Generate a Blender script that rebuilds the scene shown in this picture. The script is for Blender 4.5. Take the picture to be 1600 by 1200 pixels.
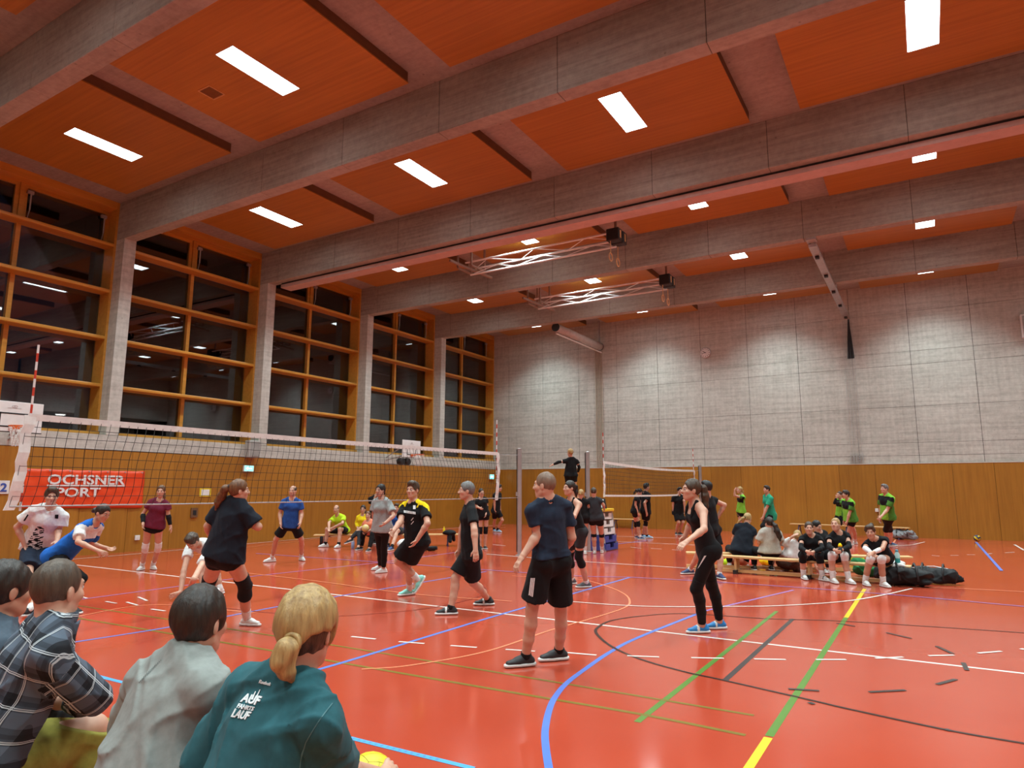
import bpy, math, random
import numpy as np
from mathutils import Vector, Matrix
random.seed(7)
for o in list(bpy.data.objects): bpy.data.objects.remove(o)
SC = bpy.context.scene
COL = SC.collection

# ---------------------------------------------------------------- camera, world, exposure
FPX, YAW, PITCH, ROLL, CAMH = 1057.49, 0.54648, 0.15467, 0.00332, 1.60
_cy, _sy, _cp, _sp = math.cos(YAW), math.sin(YAW), math.cos(PITCH), math.sin(PITCH)
FWD = np.array([-_sy*_cp, _cy*_cp, _sp]); RGT = np.array([_cy, _sy, 0.0]); UPV = np.cross(RGT, FWD)
RGT, UPV = math.cos(ROLL)*RGT+math.sin(ROLL)*UPV, -math.sin(ROLL)*RGT+math.cos(ROLL)*UPV
cam_d = bpy.data.cameras.new('camera'); cam = bpy.data.objects.new('camera', cam_d); COL.objects.link(cam)
cam_d.sensor_width = 36.0; cam_d.lens = FPX*36.0/1600.0; cam_d.clip_end = 200; cam_d.clip_start = 0.05
mw = Matrix.Identity(4)
for i in range(3):
    mw[i][0] = RGT[i]; mw[i][1] = UPV[i]; mw[i][2] = -FWD[i]
mw[2][3] = CAMH
cam.matrix_world = mw
SC.camera = cam
W = bpy.data.worlds.new('night'); SC.world = W; W.use_nodes = True
W.node_tree.nodes['Background'].inputs[0].default_value = (0.004, 0.006, 0.012, 1)
W.node_tree.nodes['Background'].inputs[1].default_value = 1.0
vs = SC.view_settings
vs.view_transform = 'Standard'; vs.look = 'None'; vs.exposure = 0.68; vs.gamma = 1.0; vs.use_curve_mapping = False
LIGHT_STRENGTH = 7.0; LAMP_W = 92.0; LAMP_SPREAD = 118.0

def ray(px, py):
    return RGT*((px-800)/FPX) - UPV*((py-600)/FPX) + FWD
CAMP = np.array([0, 0, CAMH])
def hit(px, py, axis, val):
    d = ray(px, py); return CAMP + d*((val-CAMP[axis])/d[axis])
def fl(px, py, z=0.0): return hit(px, py, 2, z)

# ---------------------------------------------------------------- materials
def new_mat(name):
    m = bpy.data.materials.new(name); m.use_nodes = True
    nt = m.node_tree; b = nt.nodes['Principled BSDF']
    return m, nt, b
def N(nt, typ, **kw):
    n = nt.nodes.new(typ)
    for k, v in kw.items():
        if k.startswith('i_'):
            key = k[2:]; n.inputs[int(key) if key.isdigit() else key.replace('_', ' ')].default_value = v
        else: setattr(n, k, v)
    return n
def C4(c): return (c[0], c[1], c[2], 1.0)
def coords(nt, stretch=(1, 1, 1), kind='Object'):
    tc = N(nt, 'ShaderNodeTexCoord'); mp = N(nt, 'ShaderNodeMapping'); mp.inputs['Scale'].default_value = stretch
    nt.links.new(tc.outputs[kind], mp.inputs['Vector']); return mp.outputs['Vector']
def noise(nt, vec, scale, detail=4, rough=0.55):
    n = N(nt, 'ShaderNodeTexNoise', i_Scale=scale, i_Detail=detail, i_Roughness=rough); nt.links.new(vec, n.inputs['Vector']); return n.outputs['Fac']
def ramp(nt, fac, stops):
    r = N(nt, 'ShaderNodeValToRGB'); e = r.color_ramp.elements
    while len(e) < len(stops): e.new(0.5)
    for el, (p, c) in zip(e, stops): el.position = p; el.color = C4(c) if len(c) == 3 else c
    nt.links.new(fac, r.inputs['Fac']); return r.outputs['Color']
def mixc(nt, fac, a, b, mode='MIX'):
    m = N(nt, 'ShaderNodeMix', data_type='RGBA', blend_type=mode)
    for sock, v in ((m.inputs['Factor'], fac), (m.inputs['A'], a), (m.inputs['B'], b)):
        if hasattr(v, 'links'): nt.links.new(v, sock)
        elif isinstance(v, (int, float)): sock.default_value = v
        else: sock.default_value = C4(v)
    return m.outputs['Result']
def bump(nt, b, h, strength=0.2, dist=0.01):
    n = N(nt, 'ShaderNodeBump', i_Strength=strength, i_Distance=dist); nt.links.new(h, n.inputs['Height']); nt.links.new(n.outputs['Normal'], b.inputs['Normal'])
MATS = {}
def M(name, c, c2=None, scale=6, stretch=(1, 1, 1), rough=0.6, bmp=0.0, metal=0.0, spec=0.5, sheen=0.0, coat=0.0, emis=None):
    if name in MATS: return MATS[name]
    m, nt, b = new_mat(name)
    b.inputs['Roughness'].default_value = rough; b.inputs['Metallic'].default_value = metal
    b.inputs['Specular IOR Level'].default_value = spec; b.inputs['Sheen Weight'].default_value = sheen; b.inputs['Coat Weight'].default_value = coat
    if c2 is None: c2 = tuple(x*0.82 for x in c)
    f = noise(nt, coords(nt, stretch), scale)
    col = ramp(nt, f, [(0.3, c2), (0.7, c)]); nt.links.new(col, b.inputs['Base Color'])
    if bmp: bump(nt, b, f, bmp)
    if emis:
        b.inputs['Emission Color'].default_value = C4(emis[0]); b.inputs['Emission Strength'].default_value = emis[1]
    m.diffuse_color = C4(c); MATS[name] = m; return m
def concrete(name, light, dark, vstreak=True, pits=0.35):
    m, nt, b = new_mat(name)
    v = coords(nt)
    big = noise(nt, v, 0.45, 5, 0.6); fine = noise(nt, v, 9, 6, 0.65)
    st = noise(nt, coords(nt, (5, 5, 0.25) if vstreak else (0.25, 5, 5)), 2.2, 4, 0.6)
    st2 = noise(nt, coords(nt, (0.35, 0.35, 7)), 2.0, 4, 0.6)
    a = ramp(nt, big, [(0.25, dark), (0.7, light)])
    a = mixc(nt, 0.45, a, ramp(nt, st, [(0.3, dark), (0.65, light)]))
    a = mixc(nt, 0.35, a, ramp(nt, st2, [(0.35, dark), (0.6, light)]))
    a = mixc(nt, 0.22, a, ramp(nt, fine, [(0.3, tuple(x*0.55 for x in dark)), (0.65, light)]))
    vo = N(nt, 'ShaderNodeTexVoronoi', i_Scale=3.3); nt.links.new(v, vo.inputs['Vector'])
    pit = ramp(nt, vo.outputs['Distance'], [(0.02, (1, 1, 1)), (0.09, (0, 0, 0))])
    a = mixc(nt, mixc(nt, pits, (0, 0, 0), pit), a, tuple(x*0.4 for x in dark))
    nt.links.new(a, b.inputs['Base Color']); b.inputs['Roughness'].default_value = 0.78; b.inputs['Specular IOR Level'].default_value = 0.35
    bump(nt, b, fine, 0.25, 0.01)
    MATS[name] = m; return m
def wood(name, light, dark, grain=(8, 8, 0.35), scale=2.0, rough=0.42, var=0.4, coat=0.15):
    m, nt, b = new_mat(name)
    g = noise(nt, coords(nt, grain), scale, 6, 0.65); big = noise(nt, coords(nt), 0.7, 3)
    a = ramp(nt, g, [(0.28, dark), (0.68, light)])
    a = mixc(nt, var, a, ramp(nt, big, [(0.3, dark), (0.7, light)]))
    oi = N(nt, 'ShaderNodeObjectInfo'); rr = ramp(nt, oi.outputs['Random'], [(0, (0.86, 0.86, 0.86)), (1, (1.06, 1.06, 1.06))])
    a = mixc(nt, 1.0, a, rr, 'MULTIPLY')
    nt.links.new(a, b.inputs['Base Color']); b.inputs['Roughness'].default_value = rough; b.inputs['Coat Weight'].default_value = coat; b.inputs['Coat Roughness'].default_value = 0.3
    bump(nt, b, g, 0.05, 0.005)
    MATS[name] = m; return m
m_conc = concrete('concrete', (0.64, 0.635, 0.575), (0.31, 0.30, 0.26))
m_beam = concrete('beam_concrete', (0.46, 0.44, 0.385), (0.20, 0.185, 0.155), vstreak=False, pits=0.5)
m_slab = concrete('slab_concrete', (0.42, 0.39, 0.345), (0.22, 0.20, 0.17), vstreak=False, pits=0.7)
m_wallwood = wood('oak_panel', (0.45, 0.20, 0.022), (0.29, 0.115, 0.010))
m_ceilwood = wood('ceiling_wood', (0.46, 0.20, 0.022), (0.30, 0.115, 0.010), grain=(0.25, 9, 9), scale=1.6, rough=0.5, var=0.25)
m_frame = wood('frame_wood', (0.64, 0.31, 0.042), (0.46, 0.20, 0.02), grain=(6, 0.3, 6), rough=0.45, var=0.25)
m_bench = wood('bench_wood', (0.78, 0.50, 0.22), (0.62, 0.36, 0.13), grain=(0.4, 9, 9), rough=0.4, var=0.3)
m_panel_edge = M('panel_edge', (0.16, 0.075, 0.03), rough=0.7)
m_groove = M('joint_dark', (0.05, 0.045, 0.04), rough=0.9)
m_alu = M('aluminium', (0.55, 0.55, 0.56), (0.46, 0.46, 0.47), rough=0.38, metal=0.75, scale=3)
m_steel = M('galvanised_steel', (0.50, 0.50, 0.50), (0.40, 0.40, 0.40), rough=0.45, metal=0.6, scale=8)
m_white = M('white_paint', (0.80, 0.80, 0.78), (0.72, 0.72, 0.70), rough=0.5)
m_tape = M('white_tape', (0.80, 0.78, 0.74), (0.66, 0.63, 0.60), rough=0.75, scale=9, bmp=0.2)
m_black = M('black_matt', (0.015, 0.015, 0.016), (0.010, 0.010, 0.011), rough=0.6)
m_rubber = M('black_rubber', (0.02, 0.02, 0.02), rough=0.8)
m_net = M('net_cord', (0.025, 0.02, 0.018), rough=0.85)
m_red = M('red_paint', (0.62, 0.05, 0.02), rough=0.5)
m_banner = M('banner_vinyl', (0.80, 0.075, 0.012), (0.72, 0.055, 0.01), rough=0.45, scale=2.5, bmp=0.15)
def glass_mat():
    m = bpy.data.materials.new('window_glass'); m.use_nodes = True; nt = m.node_tree; nt.nodes.clear()
    out = N(nt, 'ShaderNodeOutputMaterial'); mx = N(nt, 'ShaderNodeMixShader'); tr = N(nt, 'ShaderNodeBsdfTransparent'); gl = N(nt, 'ShaderNodeBsdfGlossy')
    tr.inputs['Color'].default_value = (0.55, 0.6, 0.6, 1); gl.inputs['Roughness'].default_value = 0.015; gl.inputs['Color'].default_value = (0.9, 0.95, 1.0, 1)
    fr = N(nt, 'ShaderNodeFresnel', i_IOR=2.15)
    nt.links.new(fr.outputs[0], mx.inputs[0]); nt.links.new(tr.outputs[0], mx.inputs[1]); nt.links.new(gl.outputs[0], mx.inputs[2]); nt.links.new(mx.outputs[0], out.inputs[0])
    return m
m_glass = glass_mat()
def floor_mat():
    m, nt, b = new_mat('red_sports_floor')
    v = coords(nt); big = noise(nt, v, 0.35, 4); fine = noise(nt, v, 60, 2); scr = noise(nt, coords(nt, (1.0, 9.0, 1)), 5, 6, 0.7)
    a = ramp(nt, big, [(0.3, (0.43, 0.055, 0.027)), (0.7, (0.485, 0.073, 0.037))])
    sc = ramp(nt, scr, [(0.66, (0, 0, 0)), (0.76, (1, 1, 1))])
    a = mixc(nt, mixc(nt, 0.035, (0, 0, 0), sc), a, (0.80, 0.25, 0.17))
    nt.links.new(a, b.inputs['Base Color'])
    r = ramp(nt, noise(nt, v, 1.3, 5, 0.6), [(0.3, (0.105,)*3), (0.7, (0.165,)*3)]); nt.links.new(r, b.inputs['Roughness'])
    b.inputs['Specular IOR Level'].default_value = 0.55
    bump(nt, b, fine, 0.03, 0.002)
    return m
m_floor = floor_mat()
m_light = M('lamp_diffuser', (0.9, 0.9, 0.9), emis=((0.84, 0.98, 1.0), LIGHT_STRENGTH))

# ---------------------------------------------------------------- mesh helpers
class MB:
    def __init__(s): s.v = []; s.f = []; s.mi = []
    def add(s, verts, faces, mi=0):
        n = len(s.v); s.v += [tuple(float(x) for x in q) for q in verts]; s.f += [tuple(i+n for i in f) for f in faces]; s.mi += [mi]*len(faces); return s
    def box(s, a, b, mi=0):
        (x0, y0, z0), (x1, y1, z1) = a, b
        return s.add([(x0, y0, z0), (x1, y0, z0), (x1, y1, z0), (x0, y1, z0), (x0, y0, z1), (x1, y0, z1), (x1, y1, z1), (x0, y1, z1)],
                     [(0, 3, 2, 1), (4, 5, 6, 7), (0, 1, 5, 4), (1, 2, 6, 5), (2, 3, 7, 6), (3, 0, 4, 7)], mi)
    def obox(s, a, b, w, h, up=(0, 0, 1), mi=0):
        a, b, up = np.array(a, float), np.array(b, float), np.array(up, float)
        d = (b-a)/np.linalg.norm(b-a); sd = np.cross(d, up)
        if np.linalg.norm(sd) < 1e-6: sd = np.cross(d, (1, 0, 0))
        sd /= np.linalg.norm(sd); u = np.cross(sd, d)
        vs_ = [p+sx*sd*w/2+sz*u*h/2 for p in (a, b) for sx, sz in ((-1, -1), (1, -1), (1, 1), (-1, 1))]
        return s.add(vs_, [(0, 1, 2, 3), (7, 6, 5, 4), (0, 4, 5, 1), (1, 5, 6, 2), (2, 6, 7, 3), (3, 7, 4, 0)], mi)
    def tube(s, pts, r, n=8, mi=0, cap=True):
        pts = [np.array(q, float) for q in pts]; rs = r if hasattr(r, '__len__') else [r]*len(pts)
        base = len(s.v); u = None; rings = []
        for i, q in enumerate(pts):
            t = pts[min(i+1, len(pts)-1)]-pts[max(i-1, 0)]; t = t/(np.linalg.norm(t)+1e-12)
            if u is None: u = np.cross(t, (0.3, 0.2, 1.0)); 
            u = u-t*np.dot(u, t)
            if np.linalg.norm(u) < 1e-6: u = np.cross(t, (1, 0, 0))
            u /= np.linalg.norm(u); w = np.cross(t, u)
            rings.append([q+rs[i]*(math.cos(k*2*math.pi/n)*u+math.sin(k*2*math.pi/n)*w) for k in range(n)])
        vs_ = [p for rg in rings for p in rg]; fs = []
        for i in range(len(pts)-1):
            for k in range(n): fs.append((i*n+k, i*n+(k+1) % n, (i+1)*n+(k+1) % n, (i+1)*n+k))
        if cap: fs.append(tuple(range(n-1, -1, -1))); fs.append(tuple((len(pts)-1)*n+k for k in range(n)))
        return s.add(vs_, fs, mi)
    def disc_lathe(s, c, axis, prof, n=20, mi=0):
        c = np.array(c, float); ax = np.array(axis, float); ax /= np.linalg.norm(ax)
        u = np.cross(ax, (0.31, 0.2, 1)); 
        if np.linalg.norm(u) < 1e-3: u = np.cross(ax, (1, 0, 0))
        u /= np.linalg.norm(u); w = np.cross(ax, u)
        vs_ = [c+ax*h+r*(math.cos(k*2*math.pi/n)*u+math.sin(k*2*math.pi/n)*w) for (r, h) in prof for k in range(n)]
        fs = [(i*n+k, i*n+(k+1) % n, (i+1)*n+(k+1) % n, (i+1)*n+k) for i in range(len(prof)-1) for k in range(n)]
        fs.append(tuple(range(n-1, -1, -1))); fs.append(tuple((len(prof)-1)*n+k for k in range(n)))
        return s.add(vs_, fs, mi)
    def mesh(s, name, mats, smooth=False):
        me = bpy.data.meshes.new(name); me.from_pydata(s.v, [], s.f)
        for m in (mats if isinstance(mats, (list, tuple)) else [mats]): me.materials.append(m)
        if any(s.mi): me.polygons.foreach_set('material_index', s.mi)
        if smooth: me.polygons.foreach_set('use_smooth', [True]*len(me.polygons))
        me.update(); return me
def link(name, me, parent=None, label=None, cat=None, group=None, kind=None):
    o = bpy.data.objects.new(name, me); COL.objects.link(o)
    if parent is not None: o.parent = parent
    if label: o['label'] = label
    if cat: o['category'] = cat
    if group: o['group'] = group
    if kind: o['kind'] = kind
    return o
def part(name, mb, mats, parent=None, smooth=False, **kw): return link(name, mb.mesh(name, mats, smooth), parent, **kw)
def bx(name, a, b, mats, parent=None, **kw): return part(name, MB().box(a, b), mats, parent, **kw)
def thing(name, label, cat, loc=(0, 0, 0), group=None):
    o = link(name, None, None, label, cat, group); o.location = loc; return o
def bevel(o, w=0.01, seg=2):
    m = o.modifiers.new('bevel', 'BEVEL'); m.width = w; m.segments = seg; m.limit_method = 'ANGLE'; return o
# lettering is turned into meshes first, while the scene is nearly empty
TEXT = {}
def text_mesh(key, body, offset=0.0, shear=0.0, spacing=1.0, align='CENTER'):
    cu = bpy.data.curves.new('txt', 'FONT'); cu.body = body; cu.extrude = 0.004; cu.offset = offset; cu.shear = shear
    cu.align_x = align; cu.align_y = 'CENTER'; cu.space_character = spacing; cu.resolution_u = 3
    o = bpy.data.objects.new('txt', cu); COL.objects.link(o)
    dg = bpy.context.evaluated_depsgraph_get(); dg.update()
    me = bpy.data.meshes.new_from_object(o.evaluated_get(dg)); bpy.data.objects.remove(o)
    TEXT[key] = me
for k, b, of, sh in (('OCHSNER', 'OCHSNER', .022, 0), ('SPORT', 'SPORT', .022, 0), ('2', '2', .03, 0), ('AUF', 'AUF', .035, .08), ('FAHRTS', 'FAHRTS', .03, .08), ('LAUF', 'LAUF', .035, .08),
                     ('maker', 'Reebok', .02, .15)):
    text_mesh(k, b, of, sh)
def place_text(name, key, parent, mat, M4, size_w, size_h=None, **kw):
    me = TEXT[key].copy(); v = np.empty(len(me.vertices)*3); me.vertices.foreach_get('co', v); v = v.reshape(-1, 3)
    lo, hi = v.min(0), v.max(0); c = (lo+hi)/2; v[:, :2] -= c[:2]; s = size_w/(hi[0]-lo[0]); sh = (size_h/(hi[1]-lo[1])) if size_h else s
    v[:, 0] *= s; v[:, 1] *= sh
    R3 = np.array([[M4[i][j] for j in range(3)] for i in range(3)]); t = np.array([M4[i][3] for i in range(3)])
    v = v@R3.T+t; me.vertices.foreach_set('co', v.ravel()); me.materials.clear(); me.materials.append(mat); me.update()
    return link(name, me, parent, **kw)
def frame4(origin, xdir, ydir):
    x = np.array(xdir, float); x /= np.linalg.norm(x); y = np.array(ydir, float); y -= x*np.dot(x, y); y /= np.linalg.norm(y); z = np.cross(x, y)
    return [[x[i], y[i], z[i], origin[i]] for i in range(3)]
# ---------------------------------------------------------------- the hall
XW, XR = -17.48, 8.42            # window wall and opposite wall (inner faces)
Y1, SP, BW = 9.19, 4.56, 0.313   # first beam in full view, beam spacing, beam width
ZB, ZP, ZS = 8.08, 8.90, 9.12    # beam soffit, wood panel underside, slab underside
ZW, ZSILL, YB, YF = 2.54, 2.97, 27.71, -4.6
XG = -18.30                      # glass plane
BEAMS = [Y1+SP*k for k in range(-2, 4)]

# floor with its markings
floor = part('floor', MB().box((XW-0.4, YF-0.3, -0.15), (XR+4.4, YB+0.3, 0.0)), m_floor, kind='structure')
floor['label'] = 'glossy orange red sports hall floor with coloured court lines'
LZ = [0.0012]
def strip(pts, w, mat, name='court_line', label=None):
    """flat painted line, laid 1-2 mm proud of the floor"""
    LZ[0] += 0.00006; z = LZ[0]; pts = [np.array(q[:2], float) for q in pts]; mb = MB(); L = []; Rr = []
    for i, q in enumerate(pts):
        t = pts[min(i+1, len(pts)-1)]-pts[max(i-1, 0)]; t /= np.linalg.norm(t); n = np.array([-t[1], t[0]])
        L.append(q+n*w/2); Rr.append(q-n*w/2)
    n = len(pts); mb.add([(a[0], a[1], z) for a in L]+[(a[0], a[1], z) for a in Rr], [(i, i+n, i+n+1, i+1) for i in range(n-1)])
    o = part(name, mb, mat, floor)
    if label: o['label'] = label
    return o
def arc(c, r, a0, a1, n=40): return [(c[0]+r*math.cos(math.radians(a0+(a1-a0)*i/n)), c[1]+r*math.sin(math.radians(a0+(a1-a0)*i/n))) for i in range(n+1)]
def lm(n, c): return M('line_'+n, c, tuple(x*0.9 for x in c), rough=0.32)
l_white, l_blue, l_green, l_olive = lm('white', (0.80, 0.72, 0.66)), lm('blue', (0.10, 0.20, 0.62)), lm('green', (0.10, 0.23, 0.035)), lm('olive', (0.21, 0.14, 0.018))
l_yellow, l_grey, l_black, l_cyan, l_purple, l_orange, l_brown = lm('yellow', (0.85, 0.55, 0.02)), lm('grey', (0.05, 0.042, 0.04)), lm('black', (0.04, 0.018, 0.014)), lm('cyan', (0.08, 0.38, 0.80)), lm('purple', (0.30, 0.18, 0.50)), lm('orange', (0.80, 0.25, 0.12)), lm('brown', (0.28, 0.035, 0.02))
YC = 7.78
strip([(-17.2, YC), (0.95, YC)], 0.05, l_white, label='long white side line')
for px, py in ((1595, 1052),): pass
strip([(-1.02, 4.95), (-1.02, 9.9)], 0.055, l_green); strip([(-1.02, 9.9), (-1.02, 12.9)], 0.055, l_yellow); strip([(-1.02, 2.2), (-1.02, 4.92)], 0.055, l_yellow)
strip([(-1.86, 4.75), (-1.86, 9.9)], 0.05, l_green)
strip([fl(1132, 1064), fl(1239, 967)], 0.05, l_grey, label='short dark grey line')
def smooth_pts(P, n=8):
    P = [np.array(q[:2], float) for q in P]
    if len(P) < 3: return P
    E = [2*P[0]-P[1]]+P+[2*P[-1]-P[-2]]; out = []
    for i in range(1, len(E)-2):
        a, b, c, d = E[i-1:i+3]
        for k in range(n):
            t = k/n; out.append(0.5*((2*b)+(c-a)*t+(2*a-5*b+4*c-d)*t*t+(3*b-a-3*c+d)*t**3))
    return out+[P[-1]]
def chain(pix, w, mat, **kw): return strip(smooth_pts([fl(*q) for q in pix]), w, mat, **kw)
chain([(120, 946), (276, 970), (525, 1009), (700, 1038), (1000, 1088), (1178, 1118)], 0.04, l_olive); chain([(110, 964), (432, 1018), (500, 1030), (800, 1082), (1000, 1116), (1165, 1149)], 0.045, l_olive)
chain([(860, 1215), (853, 1170), (852, 1140), (858, 1110), (867, 1090), (885, 1068), (915, 1045), (955, 1018), (1000, 995), (1100, 955)], 0.05, l_blue, label='curved blue line sweeping to the foreground')
chain([(1100, 955), (1240, 922)], 0.045, l_purple)
chain([(495, 1047), (560, 1028), (700, 985), (800, 955), (985, 902)], 0.05, l_blue); chain([(100, 1006), (276, 978), (456, 944), (636, 914), (760, 893)], 0.045, l_blue); chain([(116, 938), (280, 916), (400, 900), (600, 878), (720, 862)], 0.04, l_purple)
chain([(130, 1050), (190, 1066), (300, 1090), (542, 1152), (740, 1201)], 0.045, l_cyan, label='bright blue line in front of the spectators')
for i in range(26):
    a, b = fl(542, 1152), fl(800, 1216); t0, t1 = i/26, (i+0.35)/26
    if i < 16: strip([a+(b-a)*t0, a+(b-a)*t1], 0.02, l_blue, name='line_dash')
# large grey-black circle (centre on the green line) and its broken companion
chain([(1600, 1162), (1480, 1141), (1330, 1109), (1270, 1095), (1130, 1063), (1070, 1050), (1000, 1030), (955, 1010), (932, 990), (935, 980), (955, 970), (1000, 963), (1070, 959), (1200, 967), (1300, 970), (1450, 979), (1600, 989)], 0.035, l_black, label='thin black circle line')
chain([(565, 1046), (640, 1040), (760, 1018), (860, 985), (930, 965), (975, 950), (984, 940), (975, 928), (945, 915), (900, 905), (800, 900)], 0.03, l_orange)
chain([(0, 990), (100, 968), (240, 945), (400, 958)], 0.03, l_orange)
chain([(300, 945), (480, 962), (600, 958), (700, 945), (760, 925), (740, 905)], 0.025, l_brown)
for a, b in (((704, 1009), (745, 1012)), ((790, 1015), (836, 1018)), ((885, 1020), (932, 1024)), ((980, 1025), (1030, 1027)), ((1080, 1028), (1131, 1029)), ((1178, 1030), (1228, 1031)), ((1275, 1031), (1322, 1031)), ((1368, 1029), (1411, 1027)), ((1451, 1025), (1491, 1024)), ((1528, 1021), (1565, 1018)), ((1595, 1015), (1600, 1014)),
             ((623, 1003), (663, 1006)), ((549, 995), (587, 999)), ((128, 933), (136, 935)), ((165, 940), (182, 943)), ((198, 941), (215, 946)), ((236, 952), (258, 955)), ((216, 933), (230, 939)), ((455, 958), (480, 960)),
             ((735, 848), (752, 850)), ((770, 851), (790, 853)), ((985, 855), (1002, 857)), ((1017, 857), (1034, 858)), ((1050, 859), (1065, 860)), ((1456, 868), (1468, 869)), ((1485, 868), (1498, 868)), ((1511, 867), (1524, 867)), ((1540, 866), (1550, 865)), ((1570, 864), (1585, 863))):
    chain([a, b], 0.038, l_white, name='line_dash')
for a, b in (((1232, 1077), (1280, 1080)), ((1358, 1082), (1415, 1079)), ((1464, 1070), (1494, 1062)), ((1463, 1010), (1489, 1022)), ((1385, 989), (1424, 998)), ((1307, 974), (1336, 979)), ((1264, 1098), (1272, 1101)), ((1477, 1140), (1486, 1143)), ((1505, 1036), (1511, 1048))):
    chain([a, b], 0.04, l_grey, name='line_dash')
# finer lines further back
chain([(0, 880), (150, 871), (500, 840), (700, 826), (790, 820)], 0.05, l_white); chain([(700, 835), (790, 824)], 0.04, l_orange)
chain([(388, 896), (500, 909), (640, 928), (800, 940)], 0.035, l_orange); chain([(860, 938), (1000, 947.5), (1150, 948), (1225, 946.5), (1319, 940), (1380, 930), (1425, 920)], 0.04, l_white)
chain([(400, 865), (640, 882), (880, 899), (1000, 903), (1200, 915), (1400, 930), (1600, 948)], 0.045, l_purple); chain([(760, 866), (900, 877), (1072, 888), (1130, 893)], 0.05, l_white)
chain([(1370, 915), (1500, 920), (1600, 925)], 0.04, l_orange)
chain([(1525, 847), (1565, 892)], 0.06, l_blue, label='blue line near the far ball'); chain([(1585, 851), (1600, 860)], 0.06, l_white); chain([(1370, 855), (1420, 852), (1445, 847)], 0.04, l_white)
chain([(960, 838), (1090, 842)], 0.05, l_white); chain([(955, 846), (1090, 852)], 0.05, l_white); chain([(1395, 850), (1403, 838)], 0.05, l_orange); chain([(300, 868), (430, 850), (600, 832)], 0.035, l_orange)
chain([(940, 853), (1010, 845)], 0.05, l_blue)

# window wall: parapet, columns, oak panelling
wall_left = part('wall_left', MB().box((XW-0.40, YF-0.3, ZW), (XW, YB+0.3, ZSILL-0.05)).box((XW-0.40, YF-0.3, -0.1), (XW-0.045, YB+0.3, ZW)).box((XW-0.9, YF-0.3, -0.1), (XW-0.40, YB+0.3, ZSILL-0.09)), m_conc, kind='structure')
wall_left['label'] = 'window wall with concrete parapet over oak panelling'
for yb in BEAMS:
    bx('column', (XW-0.85, yb, ZSILL-0.06), (XW, yb+BW, ZB), m_conc, wall_left)
bx('column', (XW-0.85, YB-0.06, ZSILL-0.06), (XW-0.42, YB+0.3, ZS), m_conc, wall_left)
def panels(parent, axis, pos, a, b, w, z0, z1, inward, phase=0.0):
    """oak boards with recessed joints along one wall"""
    n0 = math.floor((a-phase)/w); k = n0
    while phase+k*w < b:
        p0, p1 = max(a, phase+k*w), min(b, phase+(k+1)*w); k += 1
        if p1-p0 < 0.05: continue
        g = 0.004
        if axis == 'y': bx('wood_panel', (min(pos, pos-inward*0.03), p0+g, z0), (max(pos, pos-inward*0.03), p1-g, z1), m_wallwood, parent)
        else: bx('wood_panel', (p0+g, min(pos, pos-inward*0.03), z0), (p1-g, max(pos, pos-inward*0.03), z1), m_wallwood, parent)
panels(wall_left, 'y', XW-0.008, YF, YB, 1.17, 0.0, ZW-0.012, 1, phase=0.55)
bx('shadow_gap', (XW-0.043, YF, 0.0), (XW-0.04, YB, ZW-0.004), m_groove, wall_left)
# windows between the columns
TR = [7.93, 6.685, 5.44, 4.20]
def window(n, y0, y1):
    w = link('window_%d' % n, None, kind='structure')
    lab = ['', 'window bay cut off at the left edge of the picture', 'tall gridded window bay, second from the left', 'tall gridded window bay in the middle of the wall', 'tall gridded window bay, second from the back wall', 'tall gridded window bay beside the back wall'][n] if n < 6 else 'tall gridded window bay'
    w['label'] = lab
    ym = (y0+y1)/2; xf = -17.86
    bx('window_sill', (XG-0.05, y0, ZSILL-0.05), (XW-0.30, y1, ZSILL+0.04), m_frame, w)
    for ya, yb_ in ((y0, y0+0.06), (y1-0.06, y1)): bx('jamb', (XG-0.03, ya, ZSILL), (xf, yb_, ZS), m_frame, w)
    bx('head', (XG-0.03, y0+0.06, 8.93), (xf, y1-0.06, ZS), m_frame, w)
    for z in TR: bevel(bx('transom', (XG, y0+0.05, z-0.044), (xf+0.01, y1-0.05, z+0.044), m_frame, w), 0.022, 2)
    zz = [ZSILL+0.04]+[q for z in reversed(TR) for q in (z-0.044, z+0.044)]+[8.93]
    for i in range(0, 10, 2):
        bx('mullion', (XG-0.02, ym-0.05, zz[i]), (XG+0.11, ym+0.05, zz[i+1]), m_frame, w)
        for ya, yb_ in ((y0+0.06, ym-0.05), (ym+0.05, y1-0.06)):
            bx('pane', (XG-0.012, ya, zz[i]), (XG, yb_, zz[i+1]), m_glass, w)
    # opening casements in the top row
    for ya, yb_ in ((y0+0.06, ym-0.05), (ym+0.05, y1-0.06)):
        z0, z1 = zz[8], zz[9]; mb = MB(); t = 0.085
        mb.box((XG, ya, z0), (XG+0.06, ya+t, z1)).box((XG, yb_-t, z0), (XG+0.06, yb_, z1)).box((XG, ya+t, z0), (XG+0.06, yb_-t, z0+t)).box((XG, ya+t, z1-t), (XG+0.06, yb_-t, z1))
        part('casement', mb, m_frame, w)
    ya, yb_ = ym+0.05, y1-0.06
    for yy in (ya+0.14, yb_-0.13):
        mb = MB().box((XG+0.06, yy-0.09, 8.70), (XG+0.13, yy+0.05, 8.78)).tube([(XG+0.10, yy, 8.76), (XG+0.10, yy, 8.30)], 0.018, 6).tube([(XG+0.10, yy, 8.30), (XG+0.08, yy-0.03, 8.05)], 0.011, 6)
        part('opening_rod', mb, m_steel, w)
    mb = MB().tube([(XG+0.08, ya+0.11, 8.05), (XG+0.08, ya+0.55, 8.03)], 0.010, 6).tube([(XG+0.08, yb_-0.6, 8.03), (XG+0.08, yb_-0.16, 8.05)], 0.010, 6)
    part('opening_rod', mb, m_steel, w)
yy = [YF]+[q for b in BEAMS for q in (b, b+BW)]+[YB-0.06]
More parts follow.
